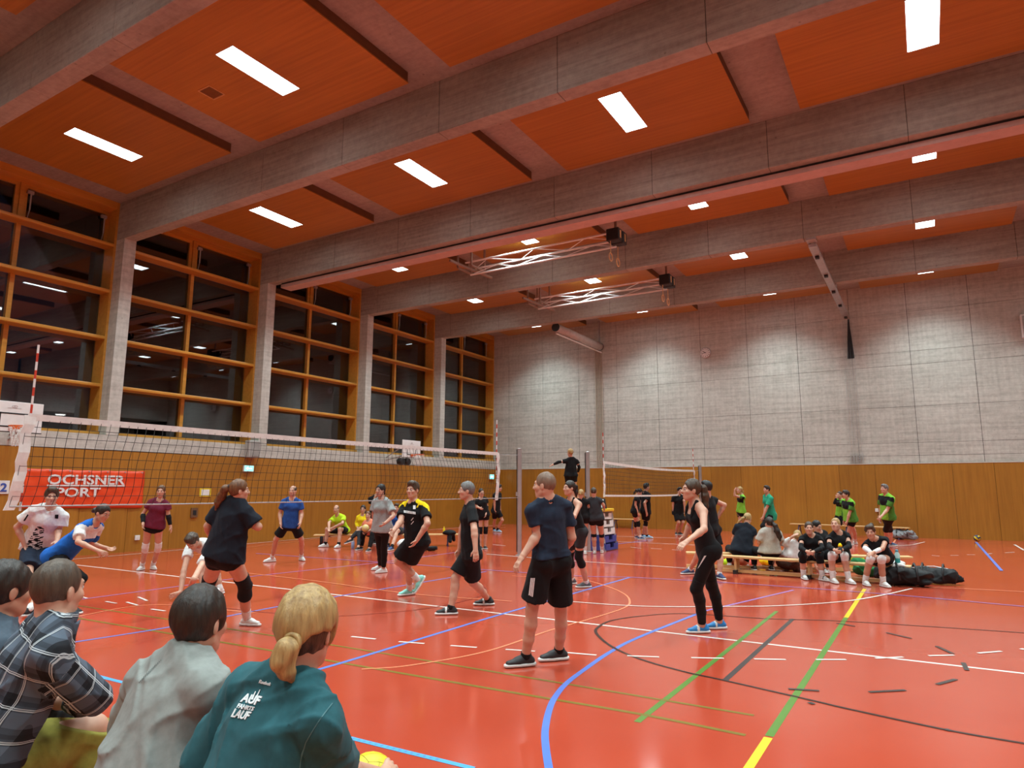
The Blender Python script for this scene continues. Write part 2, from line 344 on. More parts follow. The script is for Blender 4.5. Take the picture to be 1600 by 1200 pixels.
order = [6, 7, 1, 2, 3, 4, 5]
for i in range(0, len(yy), 2):
    if yy[i+1]-yy[i] > 1: window(order[i//2], yy[i], yy[i+1])

# back wall: board-marked concrete over oak panelling
wall_back = part('wall_back', MB().box((XW-0.9, YB+0.02, -0.1), (XR+4, YB+0.35, ZS+0.2)), m_groove, kind='structure')
wall_back['label'] = 'high board-marked concrete back wall above oak panelling'
seams = [XW-0.45]+[-17.03+1.873*k for k in range(0, 14)]+[XR]
rows = [ZW+0.03, 2.83, 3.28, 4.56, 6.06, 6.54, 8.0, ZS]
for i in range(len(seams)-1):
    for j in range(len(rows)-1):
        if seams[i+1]-seams[i] < 0.1: continue
        d = random.uniform(0.0, 0.006)
        bx('concrete_panel', (seams[i]+0.007, YB-d, rows[j]+0.005), (seams[i+1]-0.007, YB+0.03, rows[j+1]-0.005), m_conc, wall_back)
panels(wall_back, 'x', YB-0.035, XW, XR, 1.17, 0.0, ZW, -1, phase=-5.09)
bx('ledge', (XW, YB-0.045, ZW), (XR, YB+0.02, ZW+0.03), M('ledge_strip', (0.66, 0.62, 0.54), rough=0.6), wall_back)
# ribbed conduit strip on the back wall
mb = MB()
for k in range(5): mb.tube([(-12.42+0.075*k, YB-0.035, ZW+0.03), (-12.42+0.075*k, YB-0.035, 8.0)], 0.022, 6)
part('conduit', mb, M('conduit_paint', (0.52, 0.47, 0.37), rough=0.6), wall_back)

# opposite side with a dark gallery, and the wall behind the camera (seen in the window panes)
wall_right = part('wall_right', MB().box((XR, YF-0.3, -0.1), (XR+0.3, YB+0.3, 3.6)).box((XR, YF-0.3, 6.2), (XR+0.3, YB+0.3, ZS)).box((XR+4.0, YF-0.3, 3.3), (XR+4.3, YB+0.3, 6.5)), m_conc, kind='structure')
wall_right['label'] = 'concrete wall with a gallery opposite the windows'
part('gallery_floor', MB().box((XR+0.3, YF-0.3, 3.3), (XR+4.0, YB+0.3, 3.5)), m_conc, wall_right); part('gallery_ceiling', MB().box((XR+0.3, YF-0.3, 6.25), (XR+4.0, YB+0.3, 6.5)), m_conc, wall_right)
panels(wall_right, 'y', XR-0.02, YF, YB, 2.34, 0.0, ZW, -1)
for yb in BEAMS: bx('column', (XR-0.35, yb, 0), (XR, yb+BW, ZS), m_conc, wall_right)
wall_front = part('wall_front', MB().box((XW-0.9, YF-0.3, ZW), (XR+4, YF, ZS+0.2)).box((XW-0.9, YF-0.3, -0.1), (XR+4, YF-0.01, ZW)), m_conc, kind='structure')
wall_front['label'] = 'concrete end wall behind the spectators'
panels(wall_front, 'x', YF+0.03, XW, XR, 2.34, 0.0, ZW, 1)

# ceiling: slab, deep beams, hung wood panels
ceiling = part('ceiling', MB().box((XW-0.9, YF-0.3, ZS), (XR+4, YB+0.35, ZS+0.25)), m_slab, kind='structure')
ceiling['label'] = 'concrete ceiling with deep cross beams and hung wooden panels'
for yb in BEAMS:
    # each beam is cast in bays: visible construction joints
    xs = [XW-0.85, XW+0.45]+[XW+0.45+2.46*k for k in range(1, 11)]+[XR]
    for i in range(len(xs)-1):
        g = 0.0 if i == 0 else 0.004
        bevel(bx('beam', (xs[i]+(g if i else 0), yb, ZB), (xs[i+1]-(0.004 if i < len(xs)-2 else 0), yb+BW, ZS), m_beam, ceiling), 0.008, 1)
    bx('beam_core', (XW-0.8, yb+0.01, ZB+0.01), (XR, yb+BW-0.01, ZS), m_groove, ceiling)
bays = [(YF, BEAMS[0])]+[(BEAMS[i]+BW, BEAMS[i+1]) for i in range(5)]+[(BEAMS[5]+BW, YB)]
PX = [-16.64+5.03*k for k in range(5)]
lamp_row = ['first from the windows', 'second from the windows', 'third from the windows', 'fourth from the windows', 'fifth from the windows']
bay_word = ['behind the spectators', 'above the spectators', 'in the nearest bay in view', 'in the second bay in view', 'in the bay behind the curtain box', 'in the fourth bay in view', 'in the last bay before the back wall']
vent_done = False
pm = None
for bi, (ya, yb) in enumerate(bays):
    yc = (ya+yb)/2 - (0.0 if bi < 6 else 0.0); y0, y1 = yc-1.63, yc+1.63
    if bi == 0: y0, y1 = yc-1.63, yc+1.63
    for xi, x0 in enumerate(PX):
        x1 = x0+4.09; xc = (x0+x1)/2; lx, ly = 0.235, 0.72
        # panel with a lamp opening: four pieces joined, plus a darker raw edge band
        mb = MB(); zt = ZP+0.025
        mb.box((x0, y0, ZP), (xc-lx, y1, zt)).box((xc+lx, y0, ZP), (x1, y1, zt)).box((xc-lx, y0, ZP), (xc+lx, yc-ly, zt)).box((xc-lx, yc+ly, ZP), (xc+lx, y1, zt))
        p = part('wood_panel', mb, m_ceilwood, ceiling)
        e = MB().box((x0+0.01, y0+0.01, zt), (x0+0.03, y1-0.01, ZS)).box((x1-0.03, y0+0.01, zt), (x1-0.01, y1-0.01, ZS)).box((x0+0.03, y0+0.01, zt), (x1-0.03, y0+0.03, ZS)).box((x0+0.03, y1-0.03, zt), (x1-0.03, y1-0.01, ZS))
        part('panel_edge', e, m_panel_edge, p)
        t = thing('ceiling_light', 'long white ceiling light, %s, %s' % (lamp_row[xi], bay_word[bi]), 'ceiling light', (xc, yc, ZP), 'recessed ceiling lights')
        h = MB().box((-lx, -ly, 0.03), (lx, ly, 0.20)); 
        f = MB().box((-lx, -ly, -0.006), (-lx+0.012, ly, 0.03)).box((lx-0.012, -ly, -0.006), (lx, ly, 0.03)).box((-lx, -ly, -0.006), (lx, -ly+0.012, 0.03)).box((-lx, ly-0.012, -0.006), (lx, ly, 0.03))
        part('housing', h, m_steel, t); part('frame', f, m_white, t)
        d = MB().box((-lx+0.012, -ly+0.012, 0.004), (lx-0.012, ly-0.012, 0.028))
        part('diffuser', d, m_light, t)
        ld = bpy.data.lights.new('louvre_light', 'AREA'); ld.shape = 'RECTANGLE'; ld.size = 2*lx-0.04; ld.size_y = 2*ly-0.04; ld.energy = LAMP_W; ld.color = (0.80, 0.98, 1.0); ld.spread = math.radians(LAMP_SPREAD)
        lo = bpy.data.objects.new('louvre_light', ld); COL.objects.link(lo); lo.parent = t; lo.location = (0, 0, 0.0)
        if bi == 2 and xi == 1:
            v = thing('ceiling_vent', 'small square air vent in a ceiling panel beside the long light', 'vent', (-10.85, 7.02, ZP))
            q = MB().box((-.17, -.17, -.012), (-.15, .17, 0)).box((.15, -.17, -.012), (.17, .17, 0)).box((-.15, -.17, -.012), (.15, -.15, 0)).box((-.15, .15, -.012), (.15, .17, 0)); part('frame', q, m_bench, v)
            for k in range(12): bx('slat', (-.15, -.145+.0245*k, -.006), (.15, -.145+.0245*k+.012, 0), m_panel_edge, v)
# divider curtain box under the second beam
cb = thing('curtain_box', 'long folded divider curtain box hung under the second beam in view', 'curtain', (0, 0, 0))
yb2 = BEAMS[3]
part('curtain_roll', MB().box((XW+0.35, yb2+0.22, ZB-0.16), (XR-0.4, yb2+0.62, ZB-0.055)).box((XW+0.35, yb2+BW+0.02, ZB-0.055), (XR-0.4, yb2+0.62, ZB+0.22)), M('curtain_pvc', (0.55, 0.40, 0.36), (0.48, 0.34, 0.30), rough=0.6), cb)
part('track', MB().box((XW+0.35, yb2+0.235, ZB-0.055), (XR-0.4, yb2+BW+0.02, ZB-0.004)), m_black, cb)  # solid black strip standing in for the shadow in the gap below the soffit
for k in range(12): part('bracket', MB().box((XW+1+2.1*k, yb2+BW, ZB+0.05), (XW+1.08+2.1*k, yb2+BW+0.02, ZB+0.15)), m_steel, cb)
# ---------------------------------------------------------------- volleyball nets and posts
def stripe_rod(parent, x, y, z0, z1, name='antenna'):
    mb = MB(); n = int((z1-z0)/0.1)
    for k in range(n): mb.tube([(x, y, z0+k*0.1), (x, y, z0+(k+1)*0.1)], 0.012, 8, mi=k % 2)
    return part(name, mb, [m_white, m_red], parent)
def net(label, X, y0, y1, ztop0, ztop1, zbot, cell, cord, billow, wide_bottom, sag, side_w, lean=0.0):
    t = thing('volleyball_net', label, 'net', (X, (y0+y1)/2, 0))
    off = np.array([X, (y0+y1)/2, 0.0])
    def P(u, v):      # u along the net, v from the bottom (0) to the top (1)
        y = y0+(y1-y0)*u; zt = ztop0+(ztop1-ztop0)*u-sag*math.sin(math.pi*u); zb = zbot-0.4*sag*math.sin(math.pi*u)
        edge = min(1.0, 8*min(u, 1-u)+0.25)
        bx_ = billow*edge*math.sin(math.pi*v)*(1+0.25*math.sin(u*9+1.3))
        yo = billow*0.35*math.sin(2*math.pi*v+2.2*math.sin(5*u))*edge-lean*(1-v)*((0.6+1.1*min(1, u*6))*math.exp(-u*2.2))
        return np.array([X+bx_, y+yo, zb+(zt-zb)*v])-off
    nu, nv = int((y1-y0)/cell), int(round((ztop0-zbot)/cell)); mb = MB()
    for i in range(nu+1): mb.tube([P(i/nu, k/12) for k in range(13)], cord, 4, cap=False)
    for j in range(1, nv): mb.tube([P(i/(nu), j/nv) for i in range(nu+1)], cord, 4, cap=False)
    part('net_mesh', mb, m_net, t, kind='stuff')
    def band(vc, h, name, mat, n=40):
        mb = MB(); V = []
        for i in range(n+1):
            q = P(i/n, vc); V += [q+np.array([-.007, 0, -h/2]), q+np.array([.007, 0, -h/2]), q+np.array([.007, 0, h/2]), q+np.array([-.007, 0, h/2])]
        F = [(0, 1, 2, 3), (4*n+3, 4*n+2, 4*n+1, 4*n)]
        for i in range(n):
            for k in range(4): F.append((4*i+k, 4*i+4+k, 4*i+4+(k+1) % 4, 4*i+(k+1) % 4))
        mb.add(V, F); part(name, mb, mat, t)
    band(1.0, 0.075, 'top_band', m_tape)
    if wide_bottom: band(0.0, 0.055, 'bottom_band', m_tape)
    else: part('bottom_cord', MB().tube([P(i/40, 0) for i in range(41)], 0.009, 6), m_steel, t)
    for u, sgn in ((0, 1), (1, -1)):
        mb = MB(); V = []; n = 10; uw = side_w/(y1-y0)
        for k in range(n+1):
            v = 1.02-1.06*k/n; a, b = P(u-sgn*uw*0.35, v), P(u+sgn*uw*0.65, v); wob = np.array([0.01*math.sin(k*1.9), 0.012*math.sin(k*2.3), 0])
            V += [a+wob+[-.006, 0, 0], a+wob+[.006, 0, 0], b+wob+[.006, 0, 0], b+wob+[-.006, 0, 0]]
        F = [(0, 1, 2, 3), (4*n+3, 4*n+2, 4*n+1, 4*n)]
        for i in range(n):
            for k in range(4): F.append((4*i+k, 4*i+4+k, 4*i+4+(k+1) % 4, 4*i+(k+1) % 4))
        mb.add(V, F); part('side_band', mb, m_tape, t)
        q = P(u, 1.0); stripe_rod(t, q[0]-0.02, q[1]+sgn*0.03, zbot-0.05, (ztop0 if u == 0 else ztop1)+0.88)
    return t, off, P
NX = -8.70
net1, off1, P1 = net('near volleyball net with white top band and loose black mesh', NX, 3.70, 13.68, 2.40, 2.44, 1.395, 0.112, 0.0033, 0.11, False, 0.015, 0.115, 0.15)
net2, off2, P2 = net('far volleyball net with white top and bottom bands', -7.70, 17.60, 26.30, 2.36, 2.34, 1.44, 0.115, 0.0045, 0.03, True, 0.06, 0.10)
def post(label, x, y, h, pads=False):
    t = thing('net_post', label, 'post', (x, y, 0))
    part('tube', MB().disc_lathe((0, 0, 0), (0, 0, 1), [(0.055, 0.0), (0.055, h), (0.035, h+0.01)], 14), m_alu, t, smooth=False)
    part('rail', MB().box((-0.075, -0.02, 0.08), (-0.055, 0.02, h-0.02)), m_black, t)
    part('base_ring', MB().disc_lathe((0, 0, 0.0), (0, 0, 1), [(0.10, 0.0), (0.10, 0.012), (0.07, 0.018)], 16), m_steel, t)
    part('tension_hook', MB().box((-0.09, -0.03, h*0.55), (-0.05, 0.03, h*0.55+0.10)).tube([(0, -0.055, h*0.55), (0, -0.10, h*0.55), (0, -0.10, h*0.55+0.05)], 0.008, 6), m_steel, t)
    return t
post('tall aluminium net post at the far end of the near net', NX, 14.68, 2.62)
post('aluminium net post standing behind the scorers at the far net', -7.70, 16.55, 2.60)
post('aluminium net post at the far end of the far net', -7.70, 27.10, 2.58)
post('aluminium net post left of the picture at the near net', NX, 2.55, 2.62)
# lacing cords from net corners to the posts
for nm, a, b, lab in ((0, P1(1, .98)+off1, (NX, 14.63, 2.45), 'thin top tension cord of the near net at its far post'), (1, P1(1, .0)+off1, (NX, 14.63, 1.40), 'thin lower tension cord of the near net at its far post'),
                      (2, P2(0, .98)+off2, (-7.70, 16.60, 2.42), 'thin top tension cord of the far net at its left post'), (3, P2(1, .98)+off2, (-7.7, 27.05, 2.38), 'thin top tension cord at the far end of the far net')):
    o = part('tension_cord', MB().tube([a, b], 0.006, 6), m_steel, None, label=lab, cat='cord')
# ---------------------------------------------------------------- banner, notices, signs on the window wall
def wl(px, py, dx=0.0): return hit(px, py, 0, XW+dx)
bn = thing('sponsor_banner', 'red banner with white lettering hung on the window wall panelling', 'banner', (XW, 8.87, 1.6))
ya, yb_, za, zb_ = 7.47-8.87, 10.26-8.87, 1.15-1.6, 2.05-1.6
mb = MB(); n, m_ = 40, 12; V = []; F = []
for j in range(m_+1):
    for i in range(n+1):
        y = ya+(yb_-ya)*i/n; s = 4*(i/n)*(1-i/n); zt = zb_-0.015*s-(0.012*abs(math.sin(i*math.pi/6.6))); zl = za-0.05*(i/n)
        V.append((0.02+0.008*math.sin(i*1.1+j*.9)+0.006*math.sin(i*.37-j*1.7), y, zl+(zt-zl)*j/m_))
for j in range(m_):
    for i in range(n): F.append((j*(n+1)+i, j*(n+1)+i+1, (j+1)*(n+1)+i+1, (j+1)*(n+1)+i))
mb.add(V, F); sheet = part('sheet', mb, m_banner, bn, smooth=True)
sm = sheet.modifiers.new('thick', 'SOLIDIFY'); sm.thickness = 0.004
a, b = wl(73, 751)-[XW, 8.87, 1.6], wl(194, 751)-[XW, 8.87, 1.6]
place_text('lettering', 'OCHSNER', bn, m_white, frame4((0.038, (a[1]+b[1])/2, 1.80-1.6), (0, 1, 0), (0, 0, 1)), b[1]-a[1], 0.235)
bx('lettering_rule', (0.034, a[1], 1.645-1.6), (0.042, b[1], 1.675-1.6), m_white, bn)
b2 = wl(155, 774)-[XW, 8.87, 1.6]
place_text('lettering', 'SPORT', bn, m_white, frame4((0.038, (a[1]+b2[1])/2, 1.50-1.6), (0, 1, 0), (0, 0, 1)), b2[1]-a[1], 0.225)
for i in range(7):
    part('eyelet', MB().disc_lathe((0.03, ya+0.08+(yb_-ya-0.16)*i/6, zb_-0.05), (1, 0, 0), [(0.018, 0), (0.018, 0.008)], 10), m_steel, bn)
t = thing('number_sign', 'white court number sign at the left edge under the net', 'sign', (XW, 6.95, 1.6))
part('board', MB().box((0, -0.28, -0.13), (0.012, 0.26, 0.16)), m_white, t); place_text('lettering', '2', t, M('sign_blue', (0.05, 0.10, 0.42)), frame4((0.016, 0.15, 0.01), (0, 1, 0), (0, 0, 1)), 0.13, 0.19)
t = thing('notice', 'yellow framed notice on the oak panelling', 'notice', (XW, 12.06, 1.49))
part('paper', MB().box((0, -0.18, -0.115), (0.006, 0.18, 0.115)), M('notice_yellow', (0.82, 0.60, 0.03)), t); part('sheet', MB().box((0.006, -0.125, -0.08), (0.009, 0.125, 0.08)), m_white, t)
for nm, px, py, w_, h_, lab in (('exit_sign', 387, 732, 0.34, 0.18, 'lit exit sign on the panelling under the third window'), ('exit_sign', 767, 745, 0.36, 0.22, 'lit exit sign near the back corner')):
    c = wl(px, py); t = thing(nm, lab, 'sign', tuple(c), 'lit exit signs')
    part('casing', MB().box((0, -w_/2, -h_/2), (0.06, w_/2, h_/2)), m_white, t)
    part('face', MB().box((0.06, -w_/2+.012, -h_/2+.012), (0.064, w_/2-.012, h_/2-.012)), M('exit_glow', (0.1, 0.6, 0.6), emis=((0.25, 0.9, 0.85), 1.1)), t)
    q = MB().box((0.064, -0.04, -0.015), (0.067, 0.10, 0.015)).add([(0.064, -0.11, 0), (0.064, -0.03, 0.05), (0.064, -0.03, -0.05), (0.067, -0.11, 0), (0.067, -0.03, 0.05), (0.067, -0.03, -0.05)], [(0, 1, 2), (5, 4, 3), (0, 3, 4, 1), (1, 4, 5, 2), (2, 5, 3, 0)])
    part('arrow', q, M('exit_white', (0.9, 0.95, 0.95), emis=((1, 1, 1), 1.5)), t)
for nm, px, py, w_, h_, lab, mt in (('wall_box', 303, 801, 0.20, 0.26, 'small dark switch box on the panelling', m_panel_edge), ('wall_socket', 214, 840, 0.12, 0.12, 'white wall socket low on the panelling by the banner', m_white), ('wall_socket', 1370, 797, 0.10, 0.12, 'white wall socket on the back wall beside the man in green', m_white)):
    if px < 800: c = wl(px, py)
    else: c = hit(px, py, 1, YB-0.04)
    t = thing(nm, lab, 'socket' if 'socket' in nm else 'box', tuple(c))
    if px < 800: part('plate', MB().box((0, -w_/2, -h_/2), (0.03, w_/2, h_/2)), mt, t); part('insert', MB().box((0.03, -w_/4, -h_/4), (0.036, w_/4, h_/4)), m_black if 'box' in nm else m_tape, t)
    else: part('plate', MB().box((-w_/2, -0.03, -h_/2), (w_/2, 0, h_/2)), mt, t); part('insert', MB().box((-w_/4, -0.036, -h_/4), (w_/4, -0.03, h_/4)), m_tape, t)
c = wl(391, 702); t = thing('wall_speaker', 'grey speaker box on the concrete parapet below the third window', 'speaker', tuple(c))
bevel(part('casing', MB().box((0, -0.20, -0.26), (0.22, 0.20, 0.26)), M('speaker_grey', (0.45, 0.45, 0.42)), t), 0.02); part('grille', MB().box((0.22, -0.16, -0.22), (0.228, 0.16, 0.22)), M('grille_grey', (0.32, 0.32, 0.30)), t)
# ---------------------------------------------------------------- basketball backboards
def backboard(label, pxl, pxr, pyt, pyb, pads):
    dx = 0.95; a, b = hit(pxl, (pyt+pyb)/2, 0, XW+dx), hit(pxr, (pyt+pyb)/2, 0, XW+dx)
    y0, y1 = a[1], b[1]; yc = (y0+y1)/2; w_ = y1-y0; z0, z1 = 2.78, 3.42
    t = thing('basketball_backboard', label, 'backboard', (XW+dx, yc, 0), 'basketball backboards')
    bevel(part('board', MB().box((-0.03, -w_/2, z0), (0.0, w_/2, z1)), m_white, t), 0.006, 1)
    part('edge_trim', MB().box((-0.035, -w_/2-0.012, z0-0.015), (0.004, w_/2+0.012, z0)), m_black, t)
    hw = w_*0.24; zz0, zz1 = z0+0.09, z0+0.40; l = 0.03
    part('target_frame', MB().box((0, -hw, zz0), (0.003, -hw+l, zz1)).box((0, hw-l, zz0), (0.003, hw, zz1)).box((0, -hw, zz1-l), (0.003, hw, zz1)).box((0, -hw, zz0), (0.003, hw, zz0+l)), m_black, t)
    mb = MB()
    for s in (-1, 1): mb.tube([(0.002, s*0.022+0.03*math.cos(q*math.pi/8), z1-0.10+0.022*math.sin(q*math.pi/8)) for q in range(17)], 0.004, 5)
    part('maker_mark', mb.box((0, -0.13, z1-0.145), (0.003, 0.13, z1-0.14)), m_alu, t)
    zr = z0+0.10; ring = [(0.15+0.2+0.2*math.cos(k*math.pi/12), 0.2*math.sin(k*math.pi/12), zr) for k in range(25)]
    part('rim', MB().tube(ring, 0.011, 6).box((0, -0.07, zr-0.05), (0.17, 0.07, zr+0.02)), M('rim_orange', (0.75, 0.14, 0.02), rough=0.4), t)
    mb = MB(); K = 12
    for k in range(K):
        for s in (1, -1):
            pts = []
            for q in range(5):
                an = (k+s*q*0.5)*2*math.pi/K; r = 0.2-0.085*(q/4)**0.7; pts.append((0.35+r*math.cos(an), r*math.sin(an), zr-0.42*q/4))
            mb.tube(pts, 0.0055, 4, cap=False)
    part('hoop_net', mb, m_tape, t)
    part('bracket', MB().tube([(-0.03, -0.2, z0+.1), (-dx, -0.35, z0-0.1)], 0.02, 6).tube([(-0.03, 0.2, z0+.1), (-dx, 0.35, z0-0.1)], 0.02, 6).tube([(-0.03, -0.2, z1-.1), (-dx, -0.35, z0-0.0)], 0.02, 6).tube([(-0.03, 0.2, z1-.1), (-dx, 0.35, z0)], 0.02, 6), m_steel, t)
    if pads:
        for s in (-0.34, 0.0): part('counterweight', MB().disc_lathe((-0.2, s-0.15, z0-0.16), (1, 0, 0), [(0.12, 0), (0.13, 0.05), (0.13, 0.20), (0.10, 0.22)], 18), m_black, t)
    return t
backboard('basketball backboard at the left edge of the picture', -28, 66, 632, 684, False)
backboard('small distant basketball backboard with two black discs below', 629, 657, 688, 716, True)
# ---------------------------------------------------------------- equipment under the ceiling
def truss(label, y, xa, xb, z, group='ceiling trusses'):
    t = thing('ring_truss', label, 'truss', ((xa+xb)/2, y, z), group); L = (xb-xa)/2
    A = [(-L, -0.25, 0.0), (-L, 0.30, -0.02), (-L, 0.02, -0.30)]; B = [(L, q[1], q[2]) for q in A]
    for q, r in zip(A, B): part('chord', MB().tube([q, r], 0.028, 8), m_white, t)
    n = 6; mb = MB()
    for i in range(n):
        f0, f1 = i/n, (i+1)/n
        for u, v in ((0, 1), (1, 2)) if i % 2 else ((1, 0), (2, 1)):
            pa = np.array(A[u])*(1-f0)+np.array(B[u])*f0; pb = np.array(A[v])*(1-f1)+np.array(B[v])*f1; mb.tube([pa, pb], 0.012, 5)
    part('lattice', mb, m_white, t)
    zt = ZS-z
    hm = M('hanger_brown', (0.30, 0.20, 0.15), rough=0.6)
    for dx_ in (-0.25, 0.25): part('hanger', MB().obox((-L+dx_, -0.3, -0.12), (-L+dx_, -0.3, zt), 0.05, 0.05).obox((-L+dx_, 0.4, -0.12), (-L+dx_, 0.4, zt), 0.05, 0.05).obox((-L+dx_, -0.3, -0.12), (-L+dx_, 0.4, -0.12), 0.05, 0.05), hm, t)
    part('spreader', MB().obox((-L-0.1, -0.9, -0.10), (-L+0.15, 0.95, -0.16), 0.07, 0.06), hm, t)
    part('hanger', MB().obox((L, 0, 0), (L, 0, zt), 0.06, 0.06), hm, t)
    for s in (-0.16, 0.16): bevel(part('winch', MB().box((L-0.16, s-0.13, -0.22), (L+0.20, s+0.13, 0.12)), m_black, t), 0.02, 1); part('winch_plate', MB().box((L+0.20, s-0.04, -0.15), (L+0.205, s+0.03, 0.06)), m_bench, t)
    for s in (-0.25, 0.25):
        part('ring_rope', MB().tube([(L-0.05, s, -0.2), (L-0.05, s, -0.55)], 0.012, 6), m_bench, t)
        part('ring', MB().tube([(L-0.05, s+0.11*math.sin(k*math.pi/10), -0.66+0.11*math.cos(k*math.pi/10)) for k in range(21)], 0.014, 6), m_bench, t)
    return t
truss('white ceiling truss with black winch in the bay behind the curtain box', 16.2, -11.35, -6.62, 8.32)
truss('smaller white ceiling truss with black winch one bay further back', 20.6, -11.45, -6.70, 8.30)
t = thing('ceiling_rail', 'grey steel rail under the far beams above the right bench', 'rail', (-2.10, 23.0, 8.02))
part('rail', MB().box((-0.10, -4.4, -0.10), (0.10, 4.5, -0.02)).box((-0.03, -4.4, -0.02), (0.03, 4.5, 0.06)), m_steel, t)
for yy_ in BEAMS[4:]: part('clamp', MB().box((-0.12, yy_-23.0, 0.0), (0.12, yy_+BW-23.0, 0.058)), m_steel, t)
for k in range(5): part('trolley', MB().box((-0.05, -3.6+k*1.9, -0.16), (0.05, -3.45+k*1.9, -0.10)), m_black, t)
t = thing('climbing_ropes', 'bundle of dark ropes hanging against the back wall from the rail', 'rope', (-2.06, 27.46, 7.9))
mb = MB()
for k in range(5): mb.tube([(0.0, 0, 0.0), (-0.05+0.025*k, 0.02*(k % 2), -0.75), (-0.085+0.042*k, 0.03*(k % 2), -1.48)], [0.02, 0.025, 0.035], 7)
part('rope_bundle', mb, m_black, t); part('hook', MB().tube([(0, 0, 0.0), (0, 0, 0.03)], 0.02, 6), m_steel, t)
t = thing('roller_tube', 'white roller tube with guide bar between last beam and back wall', 'roller', (-12.1, 25.3, 7.95))
part('tube', MB().tube([(0, -2.1, 0), (0, 2.2, 0)], 0.16, 14), M('tube_paint', (0.62, 0.58, 0.54)), t, smooth=True); part('guide_bar', MB().tube([(0.05, -2.15, -0.27), (0.05, 2.2, -0.27)], 0.03, 7), m_white, t)
for k in range(5): part('stay', MB().tube([(0.05, -1.9+k, -0.27), (0.02, -1.9+k, -0.12)], 0.014, 5), m_steel, t)
for s in (-2.1, 2.2): part('end_cap', MB().disc_lathe((0, s-0.02, 0), (0, 1, 0), [(0.17, 0), (0.17, 0.04)], 14), m_black, t)
part('hanger', MB().box((-0.03, -2.05, 0.14), (0.03, -1.95, ZS-7.95)).box((-0.03, 2.05, 0.14), (0.03, 2.15, ZS-7.95)), m_steel, t)
c = hit(1102, 551, 1, YB-0.06); t = thing('wall_clock', 'round white wall clock on the concrete back wall', 'clock', tuple(c))
part('casing', MB().disc_lathe((0, 0.055, 0), (0, -1, 0), [(0.22, 0), (0.225, 0.045), (0.20, 0.06)], 28), m_alu, t, smooth=False); part('dial', MB().disc_lathe((0, 0.0, 0), (0, -1, 0), [(0.195, 0), (0.195, 0.006)], 28), m_white, t)
for k in range(12):
    an = k*math.pi/6; part('hour_mark', MB().obox((0.14*math.sin(an), -0.008, 0.14*math.cos(an)), (0.18*math.sin(an), -0.008, 0.18*math.cos(an)), 0.016, 0.004, up=(0, 1, 0)), m_black, t)
part('hand', MB().obox((0.03, -0.011, 0.0), (-0.14, -0.011, -0.03), 0.016, 0.004, up=(0, 1, 0)), m_black, t); part('hand', MB().obox((0.02, -0.012, -.01), (-0.10, -0.012, 0.06), 0.02, 0.004, up=(0, 1, 0)), m_black, t)
t = thing('rope_cleats', 'row of five chrome chain cleats on cords above the panelling ledge', 'cleat', (-2.13, YB-0.05, 2.6))
for k in range(5):
    x = -0.19+0.095*k; part('cord', MB().tube([(x*0.8, 0, 5.3), (x, 0, 0.3)], 0.006, 5), m_steel, t)
    mb = MB()
    for q in range(4): mb.tube([(x+0.025*math.cos(w_*math.pi/4), 0, 0.03+q*0.085+0.036*math.sin(w_*math.pi/4)) for w_ in range(9)], 0.009, 5, cap=False)
    part('chain', mb, m_steel, t)
# ---------------------------------------------------------------- scorers' box
t = thing('vaulting_box', 'vaulting box with blue base, white tiers and yellow top used as scorers stand', 'vaulting box', (-8.08, 17.27, 0))
vb_w, vb_b, vb_y = M('box_white', (0.78, 0.77, 0.74)), M('box_blue', (0.04, 0.06, 0.30)), M('box_yellow', (0.80, 0.50, 0.02))
for k in range(5):
    z0 = 0.02+k*0.20; i0, i1 = 0.035*k, 0.035*k+0.03; L, Wd = 0.72, 0.42; mt = vb_b if k < 2 else vb_w
    for s in (-1, 1):
        part('tier_board', MB().box((-L+i0, s*(Wd-i0*0.5)-0.012, z0), (L-i0, s*(Wd-i0*0.5)+0.012, z0+0.185)), mt, t)
        part('tier_board', MB().box((s*(L-i0)-0.012, -(Wd-i0*0.5)+0.014, z0), (s*(L-i0)+0.012, -0.12, z0+0.16)).box((s*(L-i0)-0.012, 0.12, z0), (s*(L-i0)+0.012, Wd-i0*0.5-0.014, z0+0.16)).box((s*(L-i0)-0.012, -0.12, z0), (s*(L-i0)+0.012, 0.12, z0+0.06)), mt, t)
for sx in (-1, 1):
    for sy in (-1, 1): part('corner_post', MB().obox((sx*0.70, sy*0.41, 0.0), (sx*0.58, sy*0.35, 1.02), 0.05, 0.05), m_steel, t)
bevel(part('padded_top', MB().box((-0.66, -0.36, 1.02), (0.66, 0.36, 1.10)), vb_y, t), 0.02, 2)
t = thing('flip_scoreboard', 'white flip scoreboard standing on the yellow top of the scorers box', 'scoreboard', (-7.62, 17.1, 1.10))
part('stand', MB().add([(-.17, -.10, 0), (.17, -.10, 0), (.17, .10, 0), (-.17, .10, 0), (-.16, 0.0, .27), (.16, 0.0, .27), (.16, .02, .27), (-.16, .02, .27)], [(3, 2, 1, 0), (4, 5, 6, 7), (0, 1, 5, 4), (1, 2, 6, 5), (2, 3, 7, 6), (3, 0, 4, 7)]), m_black, t)
for s in (-1, 1): part('score_card', MB().add([(s*.075-.06, -.098, .03), (s*.075+.06, -.098, .03), (s*.075+.06, -.018, .25), (s*.075-.06, -.018, .25), (s*.075-.06, -.103, .03), (s*.075+.06, -.103, .03), (s*.075+.06, -.023, .25), (s*.075-.06, -.023, .25)], [(7, 6, 5, 4), (0, 1, 2, 3), (4, 5, 1, 0), (5, 6, 2, 1), (6, 7, 3, 2), (7, 4, 0, 3)]), m_white, t)
